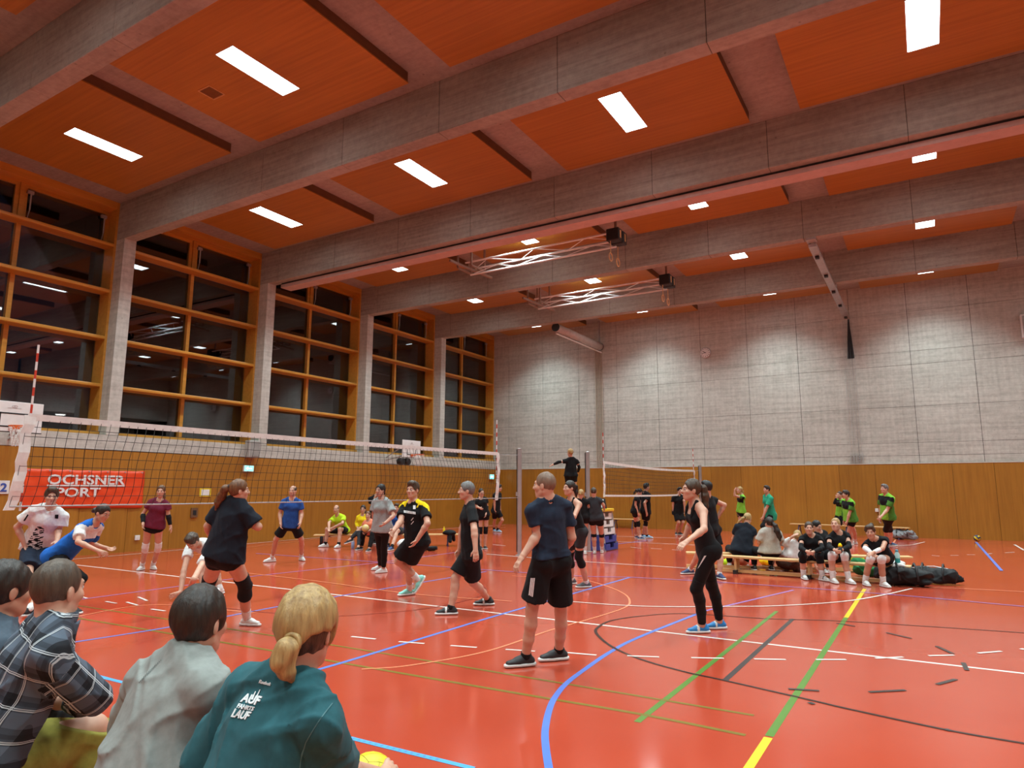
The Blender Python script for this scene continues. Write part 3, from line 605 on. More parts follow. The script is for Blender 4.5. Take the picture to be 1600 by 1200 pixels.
# ---------------------------------------------------------------- gym benches
def bench(label, a, b, h=0.33, steel=False, group='gym benches'):
    a, b = np.array(a[:2], float), np.array(b[:2], float); L = np.linalg.norm(b-a); d = (b-a)/L
    t = thing('gym_bench', label, 'bench', ((a[0]+b[0])/2, (a[1]+b[1])/2, 0), group); t.rotation_euler = (0, 0, math.atan2(d[1], d[0]))
    for s in (-0.066, 0.066): bevel(part('seat_plank', MB().box((-L/2, s-0.063, h-0.04), (L/2, s+0.063, h)), m_bench, t), 0.006, 1)
    for x in (-L/2+0.30, 0.0, L/2-0.30):
        if steel: part('leg', MB().tube([(x, -0.16, 0.02), (x, -0.05, h-0.04)], 0.02, 7).tube([(x, 0.16, 0.02), (x, 0.05, h-0.04)], 0.02, 7).box((x-0.03, -0.18, 0), (x+0.03, -0.13, 0.02)).box((x-0.03, 0.13, 0), (x+0.03, 0.18, 0.02)).tube([(x, -.1, h-.1), (x+.16, 0, h-.045)], .012, 6), M('leg_blue', (0.05, 0.06, 0.16), rough=0.4), t)
        else: part('leg', MB().box((x-0.02, -0.11, 0.07), (x+0.02, 0.11, h-0.04)), m_bench, t); part('foot', MB().box((x-0.03, -0.19, 0), (x+0.03, 0.19, 0.07)), m_rubber, t)
    if not steel: part('floor_beam', MB().box((-L/2, -0.05, 0.02), (L/2, 0.05, 0.075)), m_bench, t)
    return t
def bz(px, py, z=0.33): return fl(px, py, z)
b1 = bench('gym bench with steel legs by the window wall under the lime shirted man', bz(491, 835), bz(716, 834), steel=True)
b2 = bench('front gym bench carrying the three black clad women', bz(1127, 867), bz(1424, 884))
b3 = bench('rear gym bench behind the three black clad women', bz(1072, 862), bz(1423, 869))
b4 = bench('gym bench along the back wall behind the man in green', hit(1236, 820, 1, 27.2), hit(1421, 828, 1, 26.4), h=0.40, steel=True)
b5 = bench('gym bench at the back wall seen under the far net', hit(925, 809, 1, 27.3), hit(1000, 811, 1, 27.3), h=0.40, steel=True)
b6 = bench('gym bench under the spectators in the foreground', (-3.95, 1.24), (-0.95, 1.24), h=0.40)
# ---------------------------------------------------------------- balls and bottles
def ball(label, c, r, cols, group='volleyballs'):
    """eighteen-panel volleyball: panel strips are separate faces with grooves between"""
    t = thing('volleyball', label, 'ball', tuple(c), group)
    for ci, col in enumerate(cols):
        mb = MB()
        for ax in range(3):
            for s in (-1, 1):
                for st in range(3):
                    if (ax+st+(s > 0)) % len(cols) != ci: continue
                    n = 6; V = []
                    for i in range(n+1):
                        for j in range(4):
                            u = -1+2*(i/n); v = -1+2*((st+j/3)/3); u *= 0.985; v = v*0.985 if j in (1, 2) else v+(0.012 if j == 0 else -0.012)
                            q = np.array([math.tan(u*math.pi/4), math.tan(v*math.pi/4), 1.0]); q /= np.linalg.norm(q); q *= r
                            if s < 0: q = q*[1, -1, -1]
                            V.append(np.roll(q, ax))
                    Fc = [(i*4+j, i*4+j+4, i*4+j+5, i*4+j+1) for i in range(n) for j in range(3)]
                    mb.add(V, Fc)
        part('panel_set', mb, M('ball_%d_%d_%d' % tuple(int(x*100) for x in col), col, rough=0.45), t, smooth=True)
    core = MB().disc_lathe((0, 0, -r*0.985), (0, 0, 1), [(r*0.985*math.sin(k*math.pi/16)+1e-4, r*0.985*(1-math.cos(k*math.pi/16))) for k in range(17)], 20)
    part('bladder', core, M('ball_seam', (0.25, 0.20, 0.03)), t, smooth=True)
    t.rotation_euler = (random.uniform(0, 3), random.uniform(0, 3), random.uniform(0, 3)); return t
Yl, Bl, Wh = (0.85, 0.62, 0.02), (0.05, 0.05, 0.10), (0.75, 0.72, 0.68)
c = fl(1527, 846); ball('dark and yellow volleyball on the floor at the back wall', c+[0, 0, 0.105], 0.105, [Yl, Bl])
c = fl(1079, 834); ball('yellow volleyball on the floor behind the ponytailed woman', c+[0, 0, 0.105], 0.105, [Yl, Yl, Wh])
def bottle(label, c, h, r, col, cap, two=None):
    t = thing('water_bottle', label, 'bottle', tuple(c), 'water bottles')
    part('body', MB().disc_lathe((0, 0, 0), (0, 0, 1), [(r*.9, 0), (r, .01), (r, h*.72), (r*.55, h*.84), (r*.5, h*.87)], 14), M('bottle_'+label[:8], col, rough=0.25), t, smooth=True)
    part('cap', MB().disc_lathe((0, 0, h*.86), (0, 0, 1), [(r*.58, 0), (r*.58, h*.10), (r*.4, h*.14)], 12), M('cap_'+label[:8], cap, rough=0.4), t)
    if two: part('sleeve', MB().disc_lathe((0, 0, .012), (0, 0, 1), [(r*1.02, 0), (r*1.02, h*.42)], 14), M('slv_'+label[:8], two, rough=0.3), t)
    return t
c = bz(1403, 884); bottle('turquoise drink bottle standing on the front bench', (c[0], c[1]+0.02, 0.33), 0.27, 0.042, (0.45, 0.68, 0.66), (0.10, 0.32, 0.42), (0.03, 0.40, 0.38))
c = fl(502, 851); bottle('black drink bottle on the floor beside the lime shirted man', c, 0.30, 0.05, (0.02, 0.02, 0.025), (0.02, 0.02, 0.02))
c = fl(551, 857); bottle('pale blue drink bottle on the floor at the crossed feet', c, 0.26, 0.045, (0.35, 0.45, 0.68), (0.3, 0.35, 0.5))

# round lamps in the gallery opposite the windows (seen mirrored in the panes)
for k in range(8):
    t = thing('gallery_lamp', 'round gallery lamp mirrored in the panes, %s from the spectators' % ['first', 'second', 'third', 'fourth', 'fifth', 'sixth', 'seventh', 'eighth'][k], 'lamp', (XR+1.6, 3.0+3.1*k, 6.249), 'gallery lamps')
    part('casing', MB().disc_lathe((0, 0, 0), (0, 0, -1), [(0.30, 0), (0.30, 0.05)], 20), m_white, t); part('diffuser', MB().disc_lathe((0, 0, -0.05), (0, 0, -1), [(0.28, 0), (0.24, 0.03)], 20), M('gallery_glow', (0.9, 0.9, 0.85), emis=((1.0, 0.95, 0.85), 6.0)), t)
# ---------------------------------------------------------------- people: signed-distance bodies and garments
def unit(v):
    v = np.array(v, float); return v/(np.linalg.norm(v)+1e-12)
TOW = -FWD.copy(); TOW[2] = 0; TOW = unit(TOW); RH = unit([RGT[0], RGT[1], 0]); ZU = np.array([0, 0, 1.0])
def cdir(r, u, t): return unit(RH*r+ZU*u+TOW*t)           # right / up / towards the viewer
def at(px, py, D): return CAMP+ray(px, py)*D               # D = distance along the view axis
def depth(p): return float(np.dot(np.array(p)-CAMP, FWD))
class Cone:      # tapered limb, optionally elliptical, optionally cut flat at either end
    def __init__(s, a, b, ra, rb, side=None, ea=1.0, eb=1.0, fa=False, fb=False, k=0.02):
        s.a, s.b, s.ra, s.rb, s.side, s.ea, s.eb, s.fa, s.fb, s.k = np.array(a, float), np.array(b, float), ra, rb, side, ea, eb, fa, fb, k
        r = max(ra*max(1, ea), rb*max(1, eb))+k; s.lo = np.minimum(s.a, s.b)-r; s.hi = np.maximum(s.a, s.b)+r
    def grow(s, g, k=None): return Cone(s.a, s.b, s.ra+g, s.rb+g, s.side, s.ea, s.eb, s.fa, s.fb, s.k if k is None else k)
    def ev(s, X, Y, Z):
        ax = s.b-s.a; L = np.linalg.norm(ax)+1e-9; n = ax/L
        px, py, pz = X-s.a[0], Y-s.a[1], Z-s.a[2]
        h = px*n[0]+py*n[1]+pz*n[2]; t = np.clip(h/L, 0, 1); tl = t*L
        qx, qy, qz = px-n[0]*tl, py-n[1]*tl, pz-n[2]*tl
        r = s.ra+(s.rb-s.ra)*t
        if s.side is None: d = np.sqrt(qx*qx+qy*qy+qz*qz)-r
        else:
            sd = unit(s.side-n*np.dot(s.side, n)); e = s.ea+(s.eb-s.ea)*t
            u = qx*sd[0]+qy*sd[1]+qz*sd[2]; rest = np.maximum(qx*qx+qy*qy+qz*qz-u*u, 0)
            kk = np.sqrt((u/(r*e))**2+rest/(r*r)); d = (kk-1)*r*np.minimum(1, e)
        if s.fb: d = np.maximum(d, h-L)
        if s.fa: d = np.maximum(d, -h)
        return d
class Ell:
    def __init__(s, c, axes, r, k=0.015):
        s.c, s.A, s.r, s.k = np.array(c, float), [np.array(a, float) for a in axes], r, k
        m = max(r)+k; s.lo = s.c-m; s.hi = s.c+m
    def grow(s, g, k=None): return Ell(s.c, s.A, [q+g for q in s.r], s.k if k is None else k)
    def ev(s, X, Y, Z):
        px, py, pz = X-s.c[0], Y-s.c[1], Z-s.c[2]; q = 0
        for a, r in zip(s.A, s.r): q = q+((px*a[0]+py*a[1]+pz*a[2])/r)**2
        return (np.sqrt(q)-1)*min(s.r)
def axis_grid(lo, hi, v, bands):
    """rectilinear axis: spacing v, halved (or given) inside the bands"""
    out = [lo]; 
    while out[-1] < hi:
        x = out[-1]; st = v
        for a, b, f in bands:
            if a-v <= x <= b: st = min(st, f)
        out.append(x+st)
    return np.array(out)
def fold(X, Y, Z, amp, seed, freq=22.0):
    rs = np.random.RandomState(seed); o = 0
    for i in range(4):
        d = rs.normal(size=3); d[2] *= 0.55; d = d/np.linalg.norm(d)*freq*rs.uniform(0.6, 1.5); e = rs.normal(size=3); e = e/np.linalg.norm(e)*freq*0.35; p1, p2 = rs.uniform(0, 6.28, 2)
        if freq < 60: o = o+((1-np.abs(np.sin(0.5*(X*d[0]+Y*d[1]+Z*d[2])+p1+1.3*np.sin(X*e[0]+Y*e[1]+Z*e[2]+p2))))**2.2-0.3)*(0.6+0.4*np.sin(X*e[1]+Y*e[2]+Z*e[0]+p1))
        else: o = o+np.sin(X*d[0]+Y*d[1]+Z*d[2]+p1+1.6*np.sin(X*e[0]+Y*e[1]+Z*e[2]+p2))*0.5
    return -o*amp*0.8
def surface(prims, v, bands=(), cuts=(), subs=(), folds=None, smooth=1):
    lo = np.min([p.lo for p in prims], 0)-2*v; hi = np.max([p.hi for p in prims], 0)+2*v
    ax = [axis_grid(lo[i], hi[i], v, [(b[0][i], b[1][i], b[2]) for b in bands]) for i in range(3)]
    f = np.full([len(a) for a in ax], 0.5, np.float32)
    def block(l, h):
        sl = []
        for i in range(3):
            i0 = max(0, np.searchsorted(ax[i], l[i]-1.5*v)-1); i1 = min(len(ax[i]), np.searchsorted(ax[i], h[i]+1.5*v)+1); sl.append(slice(i0, i1))
        return tuple(sl), ax[0][sl[0]][:, None, None], ax[1][sl[1]][None, :, None], ax[2][sl[2]][None, None, :]
    for p in prims:
        sl, X, Y, Z = block(p.lo, p.hi)
        if min(X.shape[0], Y.shape[1], Z.shape[2]) < 1: continue
        d = p.ev(X, Y, Z).astype(np.float32); g = f[sl]; k = p.k
        h = np.clip(0.5+0.5*(g-d)/k, 0, 1); f[sl] = g+(d-g)*h-k*h*(1-h)
    for p in subs:
        sl, X, Y, Z = block(p.lo, p.hi); d = -p.ev(X, Y, Z).astype(np.float32); g = f[sl]; k = p.k
        h = np.clip(0.5-0.5*(g-d)/k, 0, 1); f[sl] = g+(d-g)*h+k*h*(1-h)
    X, Y, Z = ax[0][:, None, None], ax[1][None, :, None], ax[2][None, None, :]
    if folds: f += fold(X, Y, Z, *folds).astype(np.float32)
    for (pt, n) in cuts:                      # keep the side the normal points away from
        f = np.maximum(f, ((X-pt[0])*n[0]+(Y-pt[1])*n[1]+(Z-pt[2])*n[2]).astype(np.float32))
    return nets(f, ax, smooth)
def nets(f, ax, smooth=1):
    s = f < 0; nx, ny, nz = f.shape; cs = (nx-1, ny-1, nz-1); flat, pos, quads = [], [], []
    for a in range(3):
        lo_ = [slice(None)]*3; hi_ = [slice(None)]*3; lo_[a] = slice(0, -1); hi_[a] = slice(1, None)
        f0, f1 = f[tuple(lo_)], f[tuple(hi_)]; cr = s[tuple(lo_)] != s[tuple(hi_)]; idx = np.argwhere(cr)
        if len(idx) == 0: continue
        v0, v1 = f0[cr], f1[cr]; t = v0/(v0-v1); p = np.stack([ax[i][idx[:, i]] for i in range(3)], 1).astype(float)
        p[:, a] += t*(ax[a][idx[:, a]+1]-ax[a][idx[:, a]])
        b, c = (a+1) % 3, (a+2) % 3; cells = []; ok = np.ones(len(idx), bool)
        for db, dc in ((0, 0), (-1, 0), (-1, -1), (0, -1)):
            q = idx.copy(); q[:, b] += db; q[:, c] += dc; ok &= (q[:, b] >= 0) & (q[:, c] >= 0) & (q[:, b] < cs[b]) & (q[:, c] < cs[c])
            cells.append(np.clip(q, 0, np.array(cs)-1))
        fl_ = [np.ravel_multi_index(q.T, cs) for q in cells]
        for q in fl_: flat.append(q[ok]); pos.append(p[ok])
        Q = np.stack(fl_, 1)[ok]; neg = (v0 < 0)[ok]; Q[~neg] = Q[~neg][:, ::-1]; quads.append(Q)
    if not flat: return None
    flat = np.concatenate(flat); pos = np.concatenate(pos); quads = np.concatenate(quads)
    u, inv = np.unique(flat, return_inverse=True); cnt = np.bincount(inv)
    V = np.stack([np.bincount(inv, pos[:, i])/cnt for i in range(3)], 1); Q = np.searchsorted(u, quads)
    for _ in range(smooth):
        acc = np.zeros_like(V); n = np.zeros(len(V))
        for i in range(4):
            a_, b_ = Q[:, i], Q[:, (i+1) % 4]
            for j in range(3): acc[:, j] += np.bincount(a_, V[b_, j], len(V))+np.bincount(b_, V[a_, j], len(V))
            n += np.bincount(a_, minlength=len(V))+np.bincount(b_, minlength=len(V))
        V = V*0.5+0.5*acc/n[:, None]
    return V, Q
def to_obj(name, VQ, mats, parent, origin, paint=None, attr=None, **kw):
    V, Q = VQ; me = bpy.data.meshes.new(name); n = len(Q)
    me.vertices.add(len(V)); me.vertices.foreach_set('co', (V-origin).astype(np.float32).ravel())
    me.loops.add(4*n); me.loops.foreach_set('vertex_index', Q.astype(np.int32).ravel())
    me.polygons.add(n); me.polygons.foreach_set('loop_start', np.arange(0, 4*n, 4, dtype=np.int32)); me.polygons.foreach_set('loop_total', np.full(n, 4, np.int32))
    me.polygons.foreach_set('use_smooth', np.ones(n, bool))
    for m in mats: me.materials.append(m)
    if paint is not None:
        c = V[Q].mean(1); mi = np.zeros(n, np.int32)
        for k, fn in enumerate(paint): mi[fn(c)] = k+1
        me.polygons.foreach_set('material_index', mi)
    if attr is not None:
        a_ = me.attributes.new('cloth', 'FLOAT_VECTOR', 'POINT'); a_.data.foreach_set('vector', attr(V).astype(np.float32).ravel())
    me.update(); me.validate()
    return link(name, me, parent, **kw)
# --- materials for people
def cloth(name, c, rough=0.85, c2=None, bmp=0.04, spec=0.16, sheen=0.03): return M('cloth_'+name, c, c2, scale=38, rough=rough, bmp=bmp, spec=spec, sheen=sheen)
SKIN = [M('skin_%d' % i, c, tuple(x*0.88 for x in c), scale=14, rough=0.5, spec=0.4) for i, c in enumerate([(0.62, 0.34, 0.235), (0.56, 0.29, 0.19), (0.66, 0.39, 0.28), (0.50, 0.25, 0.16)])]
def hair_mat(name, c, c2):
    m, nt, b = new_mat('hair_'+name); g = noise(nt, coords(nt, (60, 60, 9)), 1.0, 4, 0.6); nt.links.new(ramp(nt, g, [(0.3, c2), (0.7, c)]), b.inputs['Base Color'])
    b.inputs['Roughness'].default_value = 0.5; b.inputs['Specular IOR Level'].default_value = 0.45; bump(nt, b, g, 0.5, 0.01); MATS['hair_'+name] = m; return m
HAIR = dict(dark=hair_mat('dark', (0.035, 0.020, 0.012), (0.012, 0.007, 0.005)), black=hair_mat('black', (0.015, 0.011, 0.009), (0.006, 0.005, 0.004)), brown=hair_mat('brown', (0.085, 0.045, 0.022), (0.03, 0.015, 0.008)),
            auburn=hair_mat('auburn', (0.20, 0.085, 0.03), (0.08, 0.03, 0.012)), blonde=hair_mat('blonde', (0.52, 0.34, 0.13), (0.24, 0.13, 0.045)), grey=hair_mat('grey', (0.20, 0.19, 0.18), (0.09, 0.085, 0.08)), crop=hair_mat('crop', (0.11, 0.075, 0.05), (0.05, 0.033, 0.022)), stubble=hair_mat('stubble', (0.24, 0.145, 0.095), (0.15, 0.09, 0.06)))
K_BLK = cloth('black', (0.011, 0.011, 0.012)); K_NAVY = cloth('navy', (0.018, 0.027, 0.048)); K_DNAVY = cloth('dark_navy', (0.012, 0.015, 0.023)); K_WHT = cloth('white', (0.80, 0.79, 0.77)); K_BLUE = cloth('blue', (0.022, 0.085, 0.32)); K_ROYAL = cloth('royal', (0.015, 0.13, 0.50))
K_MAR = cloth('maroon', (0.16, 0.02, 0.045)); K_GREY = cloth('grey', (0.33, 0.35, 0.34)); K_LIME = cloth('lime', (0.50, 0.72, 0.02)); K_YEL = cloth('yellow', (0.88, 0.66, 0.01)); K_ORG = cloth('coral', (0.85, 0.26, 0.15)); K_GRN = cloth('green', (0.22, 0.56, 0.05)); K_TGRN = cloth('teal_green', (0.03, 0.36, 0.21))
K_BEI = cloth('beige', (0.46, 0.43, 0.37)); K_TEAL = cloth('teal', (0.030, 0.115, 0.135), bmp=0.03); K_LGREY = cloth('light_grey', (0.29, 0.305, 0.285), bmp=0.03); K_OLIVE = cloth('olive', (0.29, 0.26, 0.05)); K_SLATE = cloth('slate', (0.075, 0.10, 0.13)); K_DGRY = cloth('charcoal', (0.035, 0.037, 0.042)); K_KNEE = cloth('knee_black', (0.012, 0.012, 0.013)); K_DGREEN = cloth('forest', (0.02, 0.16, 0.05))
S_WHT = M('shoe_white', (0.78, 0.78, 0.75), rough=0.55); S_BLK = M('shoe_black', (0.02, 0.02, 0.022), rough=0.6); S_BLUE = M('shoe_blue', (0.02, 0.24, 0.60), rough=0.5); S_MINT = M('shoe_mint', (0.26, 0.68, 0.58), rough=0.5); S_LBL = M('shoe_pale_blue', (0.28, 0.55, 0.80), rough=0.5); S_GRY = M('shoe_grey', (0.10, 0.10, 0.11), rough=0.6); S_NAVY = M('shoe_navy', (0.03, 0.06, 0.16), rough=0.6); S_SOLE = M('sole_white', (0.76, 0.75, 0.72), rough=0.6); S_DSOLE = M('sole_dark', (0.03, 0.03, 0.03), rough=0.7)
M_EYE = M('eye_white', (0.75, 0.73, 0.70), rough=0.2); M_IRIS = M('iris', (0.03, 0.02, 0.015), rough=0.15); M_LIP = M('lip', (0.46, 0.16, 0.12), rough=0.45)

class Person:
    """joints in world space; a standing or seated template that the picture's joints override"""
    def __init__(s, label, H=1.75, sex='m', base=None, D=None, face=(0, 1), look=None, tilt=0.0, build=0.95, seat=None, skin=0, group='people in the hall', lean=0.0, vox=None, hand_pose=0.35, hipface=None, foot_z=0.0, hs=1.0, sit=False, **J):
        s.label, s.H, s.sex, s.group = label, H, sex, group; s.skin = SKIN[skin]; s.sc = H/1.75; s.b = build; s.hand_pose = hand_pose; s.hs = hs
        s.fw = unit(RH*face[0]+TOW*face[1]); s.left = np.cross(ZU, s.fw)
        hf = hipface or face; s.hfw = unit(RH*hf[0]+TOW*hf[1]); s.hleft = np.cross(ZU, s.hfw)
        j = s.j = {}
        if D is None:
            b = [fl(px, py) for px, py in base]; s.base = np.mean(b, 0)
            D = depth(s.base)
        s.D = D
        if base is None: s.base = None
        sh = (0.104 if sex == 'm' else 0.093)*H; hp = 0.052*H
        P = lambda q, dd=0.0: at(q[0], q[1], D+(q[2] if len(q) > 2 else 0)+dd)
        WJ = {k[:-1]: np.array(v, float) for k, v in J.items() if k.endswith('W')}
        j['pelvis'] = WJ['pelvis'] if 'pelvis' in WJ else P(J['pelvis']) if 'pelvis' in J else np.array([s.base[0], s.base[1], foot_z+0.53*H])
        if s.base is None: s.base = np.array([j['pelvis'][0], j['pelvis'][1], 0.0])
        j['neck'] = P(J['neck'], lean) if 'neck' in J else j['pelvis']+ZU*0.305*H-s.fw*0.0
        s.up = unit(j['neck']-j['pelvis'])
        sl = unit(s.left-s.up*np.dot(s.left, s.up)); hl = unit(s.hleft)
        s.tl = sl; s.tf = unit(np.cross(sl, s.up)) if np.dot(np.cross(sl, s.up), s.fw) > 0 else -unit(np.cross(sl, s.up))
        shc = j['neck']-s.up*0.050*H
        for sd, sg in (('L', 1), ('R', -1)):
            j['sh'+sd] = P(J['sh'+sd]) if 'sh'+sd in J else shc+sl*sg*sh
            j['hip'+sd] = j['pelvis']+hl*sg*hp
            ul, fa = 0.172*H, 0.150*H
            out = sl*sg
            if 'el'+sd in WJ: j['el'+sd] = WJ['el'+sd]
            elif 'el'+sd in J:
                q = J['el'+sd]; j['el'+sd] = s.chain(j['sh'+sd], q, ul)
            else: j['el'+sd] = j['sh'+sd]+unit(-ZU+out*0.16-s.fw*0.08)*ul
            if 'wr'+sd in WJ: j['wr'+sd] = WJ['wr'+sd]
            elif 'wr'+sd in J: j['wr'+sd] = s.chain(j['el'+sd], J['wr'+sd], fa)
            else: j['wr'+sd] = j['el'+sd]+unit(-ZU+s.fw*0.22-out*0.02)*fa
            th = 0.245*H
            if sit: WJ['kn'+sd] = j['pelvis']+s.hfw*0.25*H+hl*sg*0.10*H+ZU*0.02; WJ['an'+sd] = np.append((WJ['kn'+sd]+s.hfw*0.01)[:2], 0.085*s.sc)
            if 'an'+sd in WJ: j['an'+sd] = WJ['an'+sd]
            elif 'an'+sd in J:
                q = J['an'+sd]; j['an'+sd] = fl(q[0], q[1], 0.085*s.sc) if len(q) == 2 else P(q)
            else: j['an'+sd] = np.array([s.base[0], s.base[1], foot_z+0.085*s.sc])+hl*sg*0.075*s.sc
            mid = (j['hip'+sd]+j['an'+sd])/2; gap = j['an'+sd]-j['hip'+sd]; Ld = np.linalg.norm(gap)
            if 'kn'+sd in WJ: j['kn'+sd] = WJ['kn'+sd]
            elif 'kn'+sd in J:
                q = J['kn'+sd]; Dk = depth(mid)+(q[2] if len(q) > 2 else 0); j['kn'+sd] = at(q[0], q[1], Dk)
            else:
                bend = math.sqrt(max(0.0006, (0.25*H)**2-(Ld/2)**2)) if Ld < 0.5*H else 0.02; j['kn'+sd] = mid+s.hfw*min(bend, 0.45)+np.array([0, 0, 0.01])
            s.toe = getattr(s, 'toe', {}); s.toe[sd] = cdir(*J['toe'+sd]) if 'toe'+sd in J else s.hfw
            s.hd = getattr(s, 'hd', {}); s.hd[sd] = J.get('hand'+sd)
        s.look = cdir(*look) if look else s.fw
        hu = unit(ZU*1.0+0.25*s.up+sl*tilt); hu = unit(hu-s.look*np.dot(hu, s.look)); s.hu = hu; s.hl = np.cross(hu, s.look)
        j['head'] = P(J['head'], lean*1.1) if 'head' in J else j['neck']+s.up*0.045*H+ZU*0.035*H+s.fw*0.02*H
        s.vox = vox or min(0.02, max(0.0075, 1.55*s.D/FPX))
        s.origin = np.array([s.base[0], s.base[1], 0.0]); s.parts = []
    def chain(s, a, q, L):
        """joint seen at pixel q at bone length L from joint a; q[2] = sign of the depth step"""
        sg = q[2] if len(q) > 2 else 0; Da = depth(a); p = at(q[0], q[1], Da); lat = np.linalg.norm(p-a)
        if sg == 0 or lat >= L: return a+(p-a)*min(1.0, L*1.12/lat) if lat > L*1.12 else p
        for _ in range(6): dz = math.sqrt(max(0.0, L*L-np.linalg.norm(at(q[0], q[1], Da)-a)**2))*sg*1.0; p = at(q[0], q[1], Da+dz)
        return p
    # ---- shapes
    def torso(s, g=0.0, flare=0.0):
        j, c, b = s.j, s.sc, s.b; f = s.sex == 'f'; L = np.linalg.norm(j['neck']-j['pelvis']); up = s.up; pv = j['pelvis']; tf = s.tf
        w = pv+up*L*0.38+tf*0.005; ch = pv+up*L*0.72+tf*0.012*c; top = pv+up*L*0.93
        rp, rw, rc = (0.100, 0.094, 0.104) if f else (0.100, 0.100, 0.116); rp *= c*b; rw *= c*b; rc *= c*b
        ep, ew, ec = (1.62, 1.34, 1.32) if f else (1.50, 1.36, 1.42)
        pr = [Cone(pv-up*0.035*c, w, rp+g, rw+g, s.hleft, ep, ew, k=0.03), Cone(w, ch, rw+g, rc+g, s.tl, ew, ec, k=0.03), Cone(ch, top-up*0.01, rc+g, 0.068*c+g, s.tl, ec, 1.75, k=0.03),
              Cone(j['shL']-s.tl*0.02, j['shR']+s.tl*0.02, 0.050*c*b+g, 0.050*c*b+g, k=0.03)]
        for sd, sg in (('L', 1), ('R', -1)):
            pr.append(Cone(j['neck']+up*0.012*c, j['sh'+sd]+up*0.01*c, 0.050*c+g, 0.046*c*b+g, k=0.03))
            pr.append(Ell(j['hip'+sd]-s.hfw*0.045*c-ZU*0.0, [s.hleft, s.hfw, ZU], [0.085*c*b+g, 0.085*c*b+g, 0.095*c*b+g], k=0.04))
            if f: pr.append(Ell(ch+s.tl*sg*0.064*c+tf*0.068*c-up*0.015*c, [s.tl, tf, up], [0.050*c*b+g, 0.046*c*b+g, 0.050*c*b+g], k=0.035))
        return pr
    def arm(s, sd, g=0.0, f0=0.0, f1=2.0, loose=0.0, flat=True):
        """upper arm is 0..1, forearm 1..2"""
        j, c, b = s.j, s.sc, s.b; A, B, C_ = j['sh'+sd], j['el'+sd], j['wr'+sd]; m = 1.0 if s.sex == 'm' else 0.87
        R = [0.054*c*b*m, 0.043*c*b*m, 0.029*c*m]; pr = []
        if f0 < 1:
            e = min(1, f1); pr.append(Cone(A+(B-A)*f0, A+(B-A)*e, R[0]+(R[1]-R[0])*f0+g, R[0]+(R[1]-R[0])*e+g+loose, fb=flat and f1 < 1, fa=flat and f0 > 0, k=0.025))
        if f1 > 1:
            a0, e = max(0, f0-1), f1-1; pts = [(0.0, R[1]), (0.28, R[1]*1.04), (1.0, R[2])]
            P0 = B+(C_-B)*a0; r0 = np.interp(a0, [q[0] for q in pts], [q[1] for q in pts]); r1 = np.interp(e, [q[0] for q in pts], [q[1] for q in pts])
            if a0 < 0.28 < e: mid = B+(C_-B)*0.28; pr += [Cone(P0, mid, r0+g, R[1]*1.04+g, fa=flat and f0 >= 1, k=0.02), Cone(mid, B+(C_-B)*e, R[1]*1.04+g, r1+g, fb=flat and f1 < 2.01, k=0.02)]
            else: pr.append(Cone(P0, B+(C_-B)*e, r0+g, r1+g, fa=flat and f0 >= 1, fb=flat, k=0.02))
        return pr
    def leg(s, sd, g=0.0, f0=0.0, f1=2.0, loose=0.0, flat=True):
        j, c, b = s.j, s.sc, s.b; A, B, C_ = j['hip'+sd], j['kn'+sd], j['an'+sd]; R = [0.092*c*b, 0.058*c*b, 0.040*c]; pr = []
        if f0 < 1:
            e = min(1, f1); pr.append(Cone(A+(B-A)*f0, A+(B-A)*e, R[0]+(R[1]-R[0])*f0+g, R[0]+(R[1]-R[0])*e+g+loose, fb=flat and f1 < 1, fa=flat and f0 > 0, k=0.03))
        if f1 > 1:
            a0, e = max(0, f0-1), f1-1; K = [0, 0.3, 1.0]; V = [R[1]*0.98, R[1]*1.02, R[2]]
            r = lambda t: float(np.interp(t, K, V)); hf = s.hfw; bk = lambda t: -hf*0.018*c*math.sin(math.pi*min(1, max(0, t))**0.7)
            ts = [a0]+[t for t in (0.3, 0.62) if a0 < t < e]+[e]
            for q in range(len(ts)-1):
                pr.append(Cone(B+(C_-B)*ts[q]+bk(ts[q]), B+(C_-B)*ts[q+1]+bk(ts[q+1]), r(ts[q])+g, r(ts[q+1])+g+(loose if f1 > 1 else 0), fa=flat and q == 0 and f0 >= 1, fb=flat and q == len(ts)-2 and f1 < 2.01, k=0.025))
        return pr
    def hand(s, sd):
        j, c = s.j, s.sc*(1.0 if s.sex == 'm' else 0.92); W_ = j['wr'+sd]; d = unit(W_-j['el'+sd]); hd = s.hd[sd]
        if hd: d = cdir(*hd)
        w = s.tf-d*np.dot(s.tf, d)
        if np.linalg.norm(w) < 0.3: w = ZU-d*np.dot(ZU, d)
        w = unit(w); inn = (-s.tl if sd == 'L' else s.tl); n = np.cross(d, w); n = n if np.dot(n, inn) > 0 else -n
        pr = [Cone(W_, W_+d*0.03*c, 0.027*c, 0.028*c, k=0.015), Cone(W_+d*0.025*c, W_+d*0.078*c, 0.016*c, 0.0155*c, w, 2.0, 2.55, k=0.012)]
        cu = s.hand_pose
        for i, (o, L) in enumerate(((0.030, 0.072), (0.010, 0.082), (-0.010, 0.076), (-0.029, 0.060))):
            r = 0.0092*c; a = W_+d*0.085*c+w*o*c; d1 = unit(d+n*cu*(0.6+0.12*i)+w*o*2.2); d2 = unit(d1+n*cu*1.6); d3 = unit(d2+n*cu*1.3)
            b1 = a+d1*L*0.45*c; b2 = b1+d2*L*0.33*c; b3 = b2+d3*L*0.25*c
            pr += [Cone(a, b1, r, r*0.95, k=0.006), Cone(b1, b2, r*0.95, r*0.88, k=0.004), Cone(b2, b3, r*0.88, r*0.75, k=0.004)]
